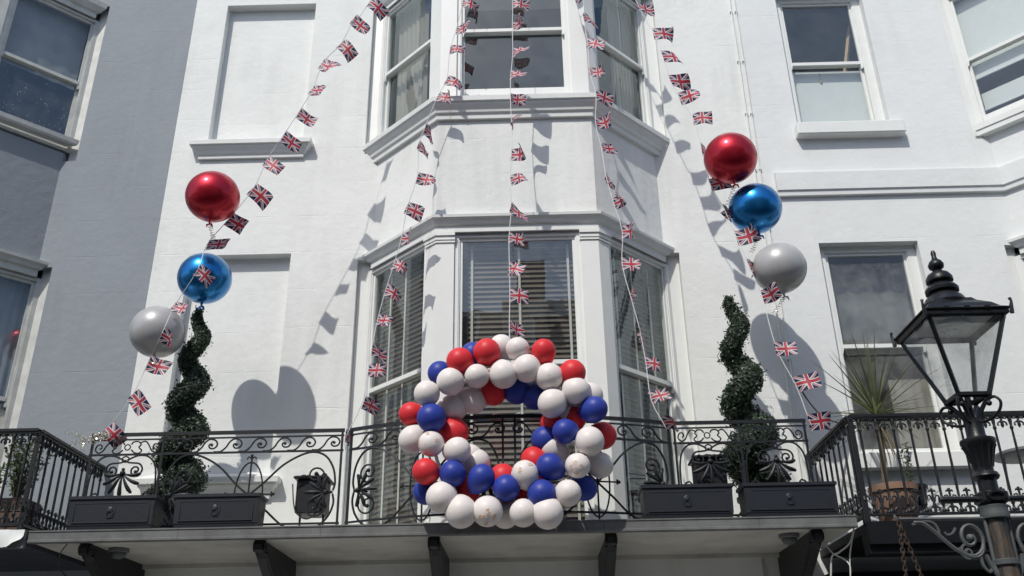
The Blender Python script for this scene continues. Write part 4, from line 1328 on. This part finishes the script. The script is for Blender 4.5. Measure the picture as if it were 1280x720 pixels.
# frog carrying the lantern
m = MB()
for k in range(4):
    a = pi / 4 + k * pi / 2
    ux, uy = cos(a), sin(a)
    fr = lambda r_, z_: (LX + ux * r_, LY + uy * r_, z_)
    m.tube(spline([fr(.035, 3.12), fr(.045, 3.17), fr(.075, 3.22), fr(.115, 3.27), fr(.13, 3.285)], 4), .013, 6)
    m.tube(spline([fr(.04, 3.13), fr(.10, 3.14), fr(.155, 3.175), fr(.175, 3.225), fr(.15, 3.262), fr(.115, 3.255), fr(.11, 3.232)], 5), .009, 6)
    m.ball(fr(.112, 3.232), .017, 8, 6)
m.tube([(LX, LY, 3.12), (LX, LY, 3.30)], .018, 8)
m.build('frog', 'lamp_iron', lamp, True)
HB, HT, ZB, ZT = .088, .222, 3.285, 3.742
lant = MB()
lant.loft([sq(HB + .006, ZB - .012), sq(HB + .012, ZB - .006), sq(HB + .010, ZB + .014), sq(HB - .02, ZB + .014), sq(HB - .02, ZB - .012)], True)
lant.loft([sq(HT + .012, ZT - .015), sq(HT + .022, ZT - .01), sq(HT + .022, ZT + .018), sq(HT - .02, ZT + .018), sq(HT - .02, ZT - .015)], True)
for sx in (-1, 1):
    for sy in (-1, 1):
        lant.tube([(LX + sx * HB, LY + sy * HB, ZB), (LX + sx * HT, LY + sy * HT, ZT)], .0155, 4)
lf = fix_normals(lant.build('lantern_frame', 'lamp_iron', lamp))
for k in range(4):
    a, b = sq(HB, ZB + .012), sq(HT, ZT - .012)
    j = (k + 1) % 4
    MB().add([a[k], a[j], b[j], b[k]], [(0, 1, 2, 3)]).build('pane', 'lamp_glass', lf)
m = MB().loft([sq(HT + .03, ZT + .018), sq(HT + .033, ZT + .026), sq(.215, ZT + .048), sq(.185, ZT + .085), sq(.13, ZT + .125), sq(.112, ZT + .150)], True, False, True)
rf = m.build('lantern_roof', 'lamp_iron', lamp)
for sx in (-1, 1):
    for sy in (-1, 1):
        c = HT + .030
        hr = MB()
        hr.tube([(LX + sx * c, LY + sy * c, ZT - .02), (LX + sx * (c + .004), LY + sy * (c + .004), ZT + .03), (LX + sx * (c + .008), LY + sy * (c + .008), ZT + .055), (LX + sx * (c + .004), LY + sy * (c + .004), ZT + .075)], [.012, .011, .007, .010], 6)
        hr.build('corner_horn', 'lamp_iron', rf, True)
    for q in (-.12, 0, .12):
        hr = MB().box(LX + q - .014, LX + q + .014, LY + sx * (HT + .030) - .006, LY + sx * (HT + .030) + .006, ZT + .018, ZT + .034)
        hr.build('eave_cleat', 'lamp_iron', rf)
MB().lathe([(.130, 3.875), (.135, 3.89), (.125, 3.905), (.112, 3.93), (.085, 3.955), (.078, 3.965), (.098, 3.975), (.100, 3.995), (.086, 4.015), (.060, 4.03), (.058, 4.04), (.080, 4.05), (.080, 4.072), (.064, 4.10), (.034, 4.118), (.024, 4.13), (.044, 4.148), (.048, 4.168), (.036, 4.192), (.020, 4.205), (.014, 4.225), (.016, 4.25), (.010, 4.268)], (LX, LY, 0), 20).build('finial', 'lamp_iron', rf, True)
m = MB().add(sq(HT - .022, ZT + .012), [(0, 1, 2, 3)])
m.build('reflector', 'roller', lamp)
m = MB().lathe([(.12, ZT + .010), (.118, ZT - .008), (.095, ZT - .012)], (LX, LY, 0), 24)
m.lathe([(.085, ZT + .005), (.085, ZT - .022), (.06, ZT - .032), (.015, ZT - .036)], (LX, LY, 0), 20)
for k in range(8):
    a = 2 * pi * k / 8
    m.ball((LX + .05 * cos(a), LY + .05 * sin(a), ZT - .034), .012, 7, 5)
m.build('light_fitting', 'white_paint', lamp, True)

# rusty chain hung over the left bracket
ch = thing('hanging_chain', 'rusty chain hanging in two strands from the left lamp bracket', 'chain', (LX - .54, LY, 2.58))
for s_, (dx, dz) in enumerate(((-.035, -.62), (.14, -.62))):
    m = MB()
    n = 26
    for k in range(n):
        u = (k + .5) / n
        c = Vector((LX - .545 + dx * u, LY - .012, 2.575 + dz * u))
        d = Vector((dx, 0, dz)).normalized()
        e = Vector((0, 1, 0)) if k % 2 else d.cross(Vector((0, 1, 0)))
        m.tube([c + d * (.019 * cos(a)) + e * (.010 * sin(a)) for a in [2 * pi * i / 8 for i in range(9)]], .0042, 4)
    m.build('strand', 'rust', ch, True)
MB().tube([(LX - .545, LY - .018, 2.60), (LX - .55, LY - .02, 2.578), (LX - .545, LY, 2.565), (LX - .54, LY + .018, 2.585)], .005, 5).build('hook', 'rust', ch, True)

# ------------------------------------------------------------------ plants on the neighbouring balconies
def blade(base, d, length, width, droop, rnd, n=7):
    """one long sword leaf with a folded middle"""
    m = MB()
    d = Vector(d).normalized()
    side = d.cross(Vector((0, 0, 1)))
    side = side.normalized() if side.length > .05 else Vector((1, 0, 0))
    p = Vector(base)
    rings = []
    for i in range(n + 1):
        u = i / n
        w = width * (1 - u) ** .6 * (.55 + .45 * min(1, u * 5))
        nn = side.cross(d)
        rings.append([p - side * w, p - nn * w * .45, p + side * w])
        d = (d + Vector((0, 0, -droop / n))).normalized()
        p = p + d * length / n
    m.loft(rings, False)
    return m
rnd = random.Random(21)
pc = Vector((3.86, -.80, 4.56))
cp = thing('cordyline_plant', 'spiky green cordyline in a terracotta pot behind the right railing', 'plant', (3.88, -.8, 3.27))
MB().lathe([(.16, 3.275), (.17, 3.29), (.225, 3.70), (.245, 3.705), (.25, 3.77), (.235, 3.775), (.21, 3.72)], (3.88, -.80, 0), 24).build('pot', 'terracotta', cp, True)
MB().lathe([(.215, 3.72), (.1, 3.735), (.02, 3.74)], (3.88, -.80, 0), 16).build('soil', 'soil', cp)
MB().tube(spline([(3.80, -.80, 3.70), (3.83, -.80, 4.0), (3.85, -.80, 4.3), pc], 4), [.034] * 6 + [.03] * 7, 8).build('trunk', 'bark', cp, True)
for k in range(64):
    a = 2 * pi * k * .618 + rnd.uniform(-.2, .2)
    el = rnd.uniform(.12, 1.45) if k < 50 else rnd.uniform(-.5, .1)
    d = (cos(el) * cos(a), cos(el) * sin(a), sin(el))
    L = rnd.uniform(.62, .98) * (1 if el > .5 else .85)
    blade(pc + Vector((0, 0, rnd.uniform(-.06, .05))), d, L, rnd.uniform(.012, .017), rnd.uniform(.15, .75) * cos(el), rnd).build('leaf', 'palm_leaf', cp)
for k in range(12):
    a = rnd.uniform(0, 2 * pi)
    blade(pc + Vector((0, 0, -.08 - .015 * k)), (cos(a) * .6, sin(a) * .6, -.5), rnd.uniform(.35, .6), .010, 2.0, rnd).build('dry_leaf', 'palm_dry', cp)

def sprig_plant(c, z, h, n, label, potmat, leafm, seed, spread=.2, pot=True, group=None):
    rnd = random.Random(seed)
    r = thing('potted_plant', label, 'plant', (c[0], c[1], z), group)
    if pot:
        MB().lathe([(.10, z + .01), (.14, z + .22), (.155, z + .225), (.155, z + .26), (.135, z + .26), (.125, z + .22)], (c[0], c[1], 0), 16).build('pot', potmat, r, True)
    lv = MB()
    st = MB()
    for k in range(n):
        a = rnd.uniform(0, 2 * pi)
        b = Vector((c[0], c[1], z + .2))
        tip = b + Vector((cos(a) * spread * rnd.uniform(.3, 1), sin(a) * spread * rnd.uniform(.3, 1), h * rnd.uniform(.6, 1)))
        mid = b.lerp(tip, .5) + Vector((rnd.gauss(0, .02), rnd.gauss(0, .02), .03))
        q = spline([b, mid, tip], 6)
        st.tube(q, [.006 - .004 * i / 12 for i in range(13)], 4)
        for v in q[3:]:
            for w in range(3):
                d = Vector((rnd.gauss(0, 1), rnd.gauss(0, 1), rnd.gauss(.3, .7))).normalized()
                e = d.orthogonal().normalized() * .012
                lv.add([v, v + d * .03 + e, v + d * .055, v + d * .03 - e], [(0, 1, 2, 3)])
    st.build('stem', 'bark', r)
    lv.build('foliage', leafm, r)
    return r
sprig_plant((4.16, -.62), 3.55, .72, 4, 'small wispy sprig plant beside the terracotta pot', 'iron', 'herb_leaf', 4, .07)
sprig_plant((-5.28, -1.0), 3.5, .74, 26, 'grey-green twiggy shrub behind the left-hand baluster railing', 'terracotta', 'herb_leaf', 9, .26, False)
bx = thing('wooden_trough', 'brown wooden plant trough behind the left-hand baluster railing', 'planter', (-5.4, -1.0, 3.3))
for k in range(3):
    MB().bbox(-5.95, -5.08, -1.19, -1.17, 3.31 + k * .15, 3.31 + k * .15 + .143, .006).build('plank', 'wood_box', bx)
    MB().bbox(-5.095, -5.075, -1.168, -.84, 3.31 + k * .15, 3.31 + k * .15 + .143, .006).build('plank', 'wood_box', bx)
MB().box(-5.93, -5.10, -1.165, -.84, 3.305, 3.70).build('lining', 'soil', bx)
sprig_plant((-5.62, -1.02), 3.5, .45, 14, 'low clump of foliage in the wooden trough at left edge', 'terracotta', 'herb_leaf', 12, .2, False)

tb = thing('patio_table', 'small round grey patio table on the right-hand balcony', 'table', (5.42, -.75, 3.27))
MB().lathe([(.34, 4.08), (.36, 4.085), (.36, 4.11), (.34, 4.12)], (5.42, -.75, 0), 32).build('table_top', 'grey_panel', tb, True)
for k in range(3):
    a = 2 * pi * k / 3 + .4
    MB().tube([(5.42 + .26 * cos(a), -.75 + .26 * sin(a), 4.08), (5.42 + .32 * cos(a), -.75 + .32 * sin(a), 3.27)], .014, 6).build('leg', 'white_paint', tb)

# ------------------------------------------------------------------ conduits, cables, cloth
for x, rr_, lab in ((3.175, .011, 'thin white conduit down the wall, left of the pair'), (3.245, .008, 'thin white cable down the wall, right of the pair')):
    c = thing('conduit_pipe', lab, 'pipe', (x, -.02, 3.4), 'conduits between the houses')
    MB().tube([(x, -.018, 13.5), (x + .006, -.018, 10), (x - .004, -.018, 8), (x + .003, -.018, 6), (x, -.018, 3.4)], rr_, 7).build('pipe', 'white_paint', c, True)
    for z in [4.6, 5.5, 6.4, 7.3, 8.2, 9.1, 10.0, 10.9]:
        MB().bbox(x - rr_ - .008, x + rr_ + .008, -.032, .0, z, z + .03, .003).build('clip', 'mould_paint', c)

def cable(pts, r, mat, label, name='cable', k=8):
    o = MB().tube(spline(pts, k), r, 5).build(name, mat, None, True)
    return tag(o, label, 'cable')
cable([(2.93, -1.22, 4.80), (3.10, -.95, 4.68), (3.40, -.5, 4.62), (3.86, -.02, 4.66)], .008, 'cable_black', 'black cable from the last flags to the lower right window, upper one')
cable([(2.98, -1.24, 4.40), (3.15, -.9, 4.44), (3.45, -.4, 4.52), (3.86, -.02, 4.62)], .008, 'cable_black', 'black cable from the railing end to the lower right window, lower one')
cable([(3.17, -1.5, 3.24), (3.12, -1.45, 3.10), (3.02, -1.4, 3.02), (2.95, -1.38, 2.98), (2.92, -1.35, 2.80), (2.88, -1.3, 2.6)], .009, 'cable_white', 'loose whitish cable dangling under the right end of the balcony')
cable([(2.9, -1.3, 3.18), (2.98, -1.32, 3.03), (3.06, -1.36, 2.97), (3.10, -1.4, 2.90), (3.09, -1.4, 2.80), (3.12, -1.4, 3.0), (3.16, -1.5, 3.2)], .007, 'cable_white', 'thin looped whitish cable beside the rightmost bracket')
cable([(-4.40, -1.5, 3.22), (-4.5, -1.4, 3.14), (-4.52, -1.3, 3.02), (-4.40, -1.2, 2.9), (-4.22, -1.05, 2.8)], .006, 'cable_black', 'thin black cable looping beside the leftmost bracket')
# clear curly ribbons tied at the left end of the railing
rb = thing('curled_ribbon', 'bunch of glinting curled ribbon at the left end of the railing', 'ribbon', (-4.5, -1.27, 4.35))
rnd = random.Random(3)
for k in range(7):
    c = Vector((-4.50 + rnd.uniform(-.06, .10), -1.28 + rnd.uniform(-.03, .02), 4.33 + rnd.uniform(-.06, .06)))
    d = Vector((rnd.uniform(-1, .6), rnd.uniform(-.4, .2), rnd.uniform(-1, .35))).normalized() * rnd.uniform(.12, .26)
    u0 = d.orthogonal().normalized()
    u1 = d.cross(u0).normalized()
    MB().tube([c + d * (i / 40) + (u0 * cos(i * .8) + u1 * sin(i * .8)) * .022 for i in range(41)], .004, 4).build('curl', 'ribbon', rb, True)

# white sheet over the edge of the left-hand balcony
m = MB()
rings = []
for i in range(25):
    x = -6.4 + (i / 24) * 1.63
    w = .012 * sin(i * 1.7) + .01 * sin(i * .6)
    low = 3.19 + .018 * sin(i * 1.1) + .012 * sin(i * 2.7) + (.03 if i > 22 else 0)
    rings.append([(x, -1.46, 3.35), (x, -1.58, 3.352 + .004 * sin(i * 1.3)), (x, -1.632 + w * .3, 3.342), (x, -1.645 + w, 3.28), (x + .01 * sin(i), -1.648 - w, low)])
m.loft(rings, False)
tag(m.build('dust_sheet', 'cloth', None, True), 'crumpled white sheet over the left-hand balcony edge', 'sheet')
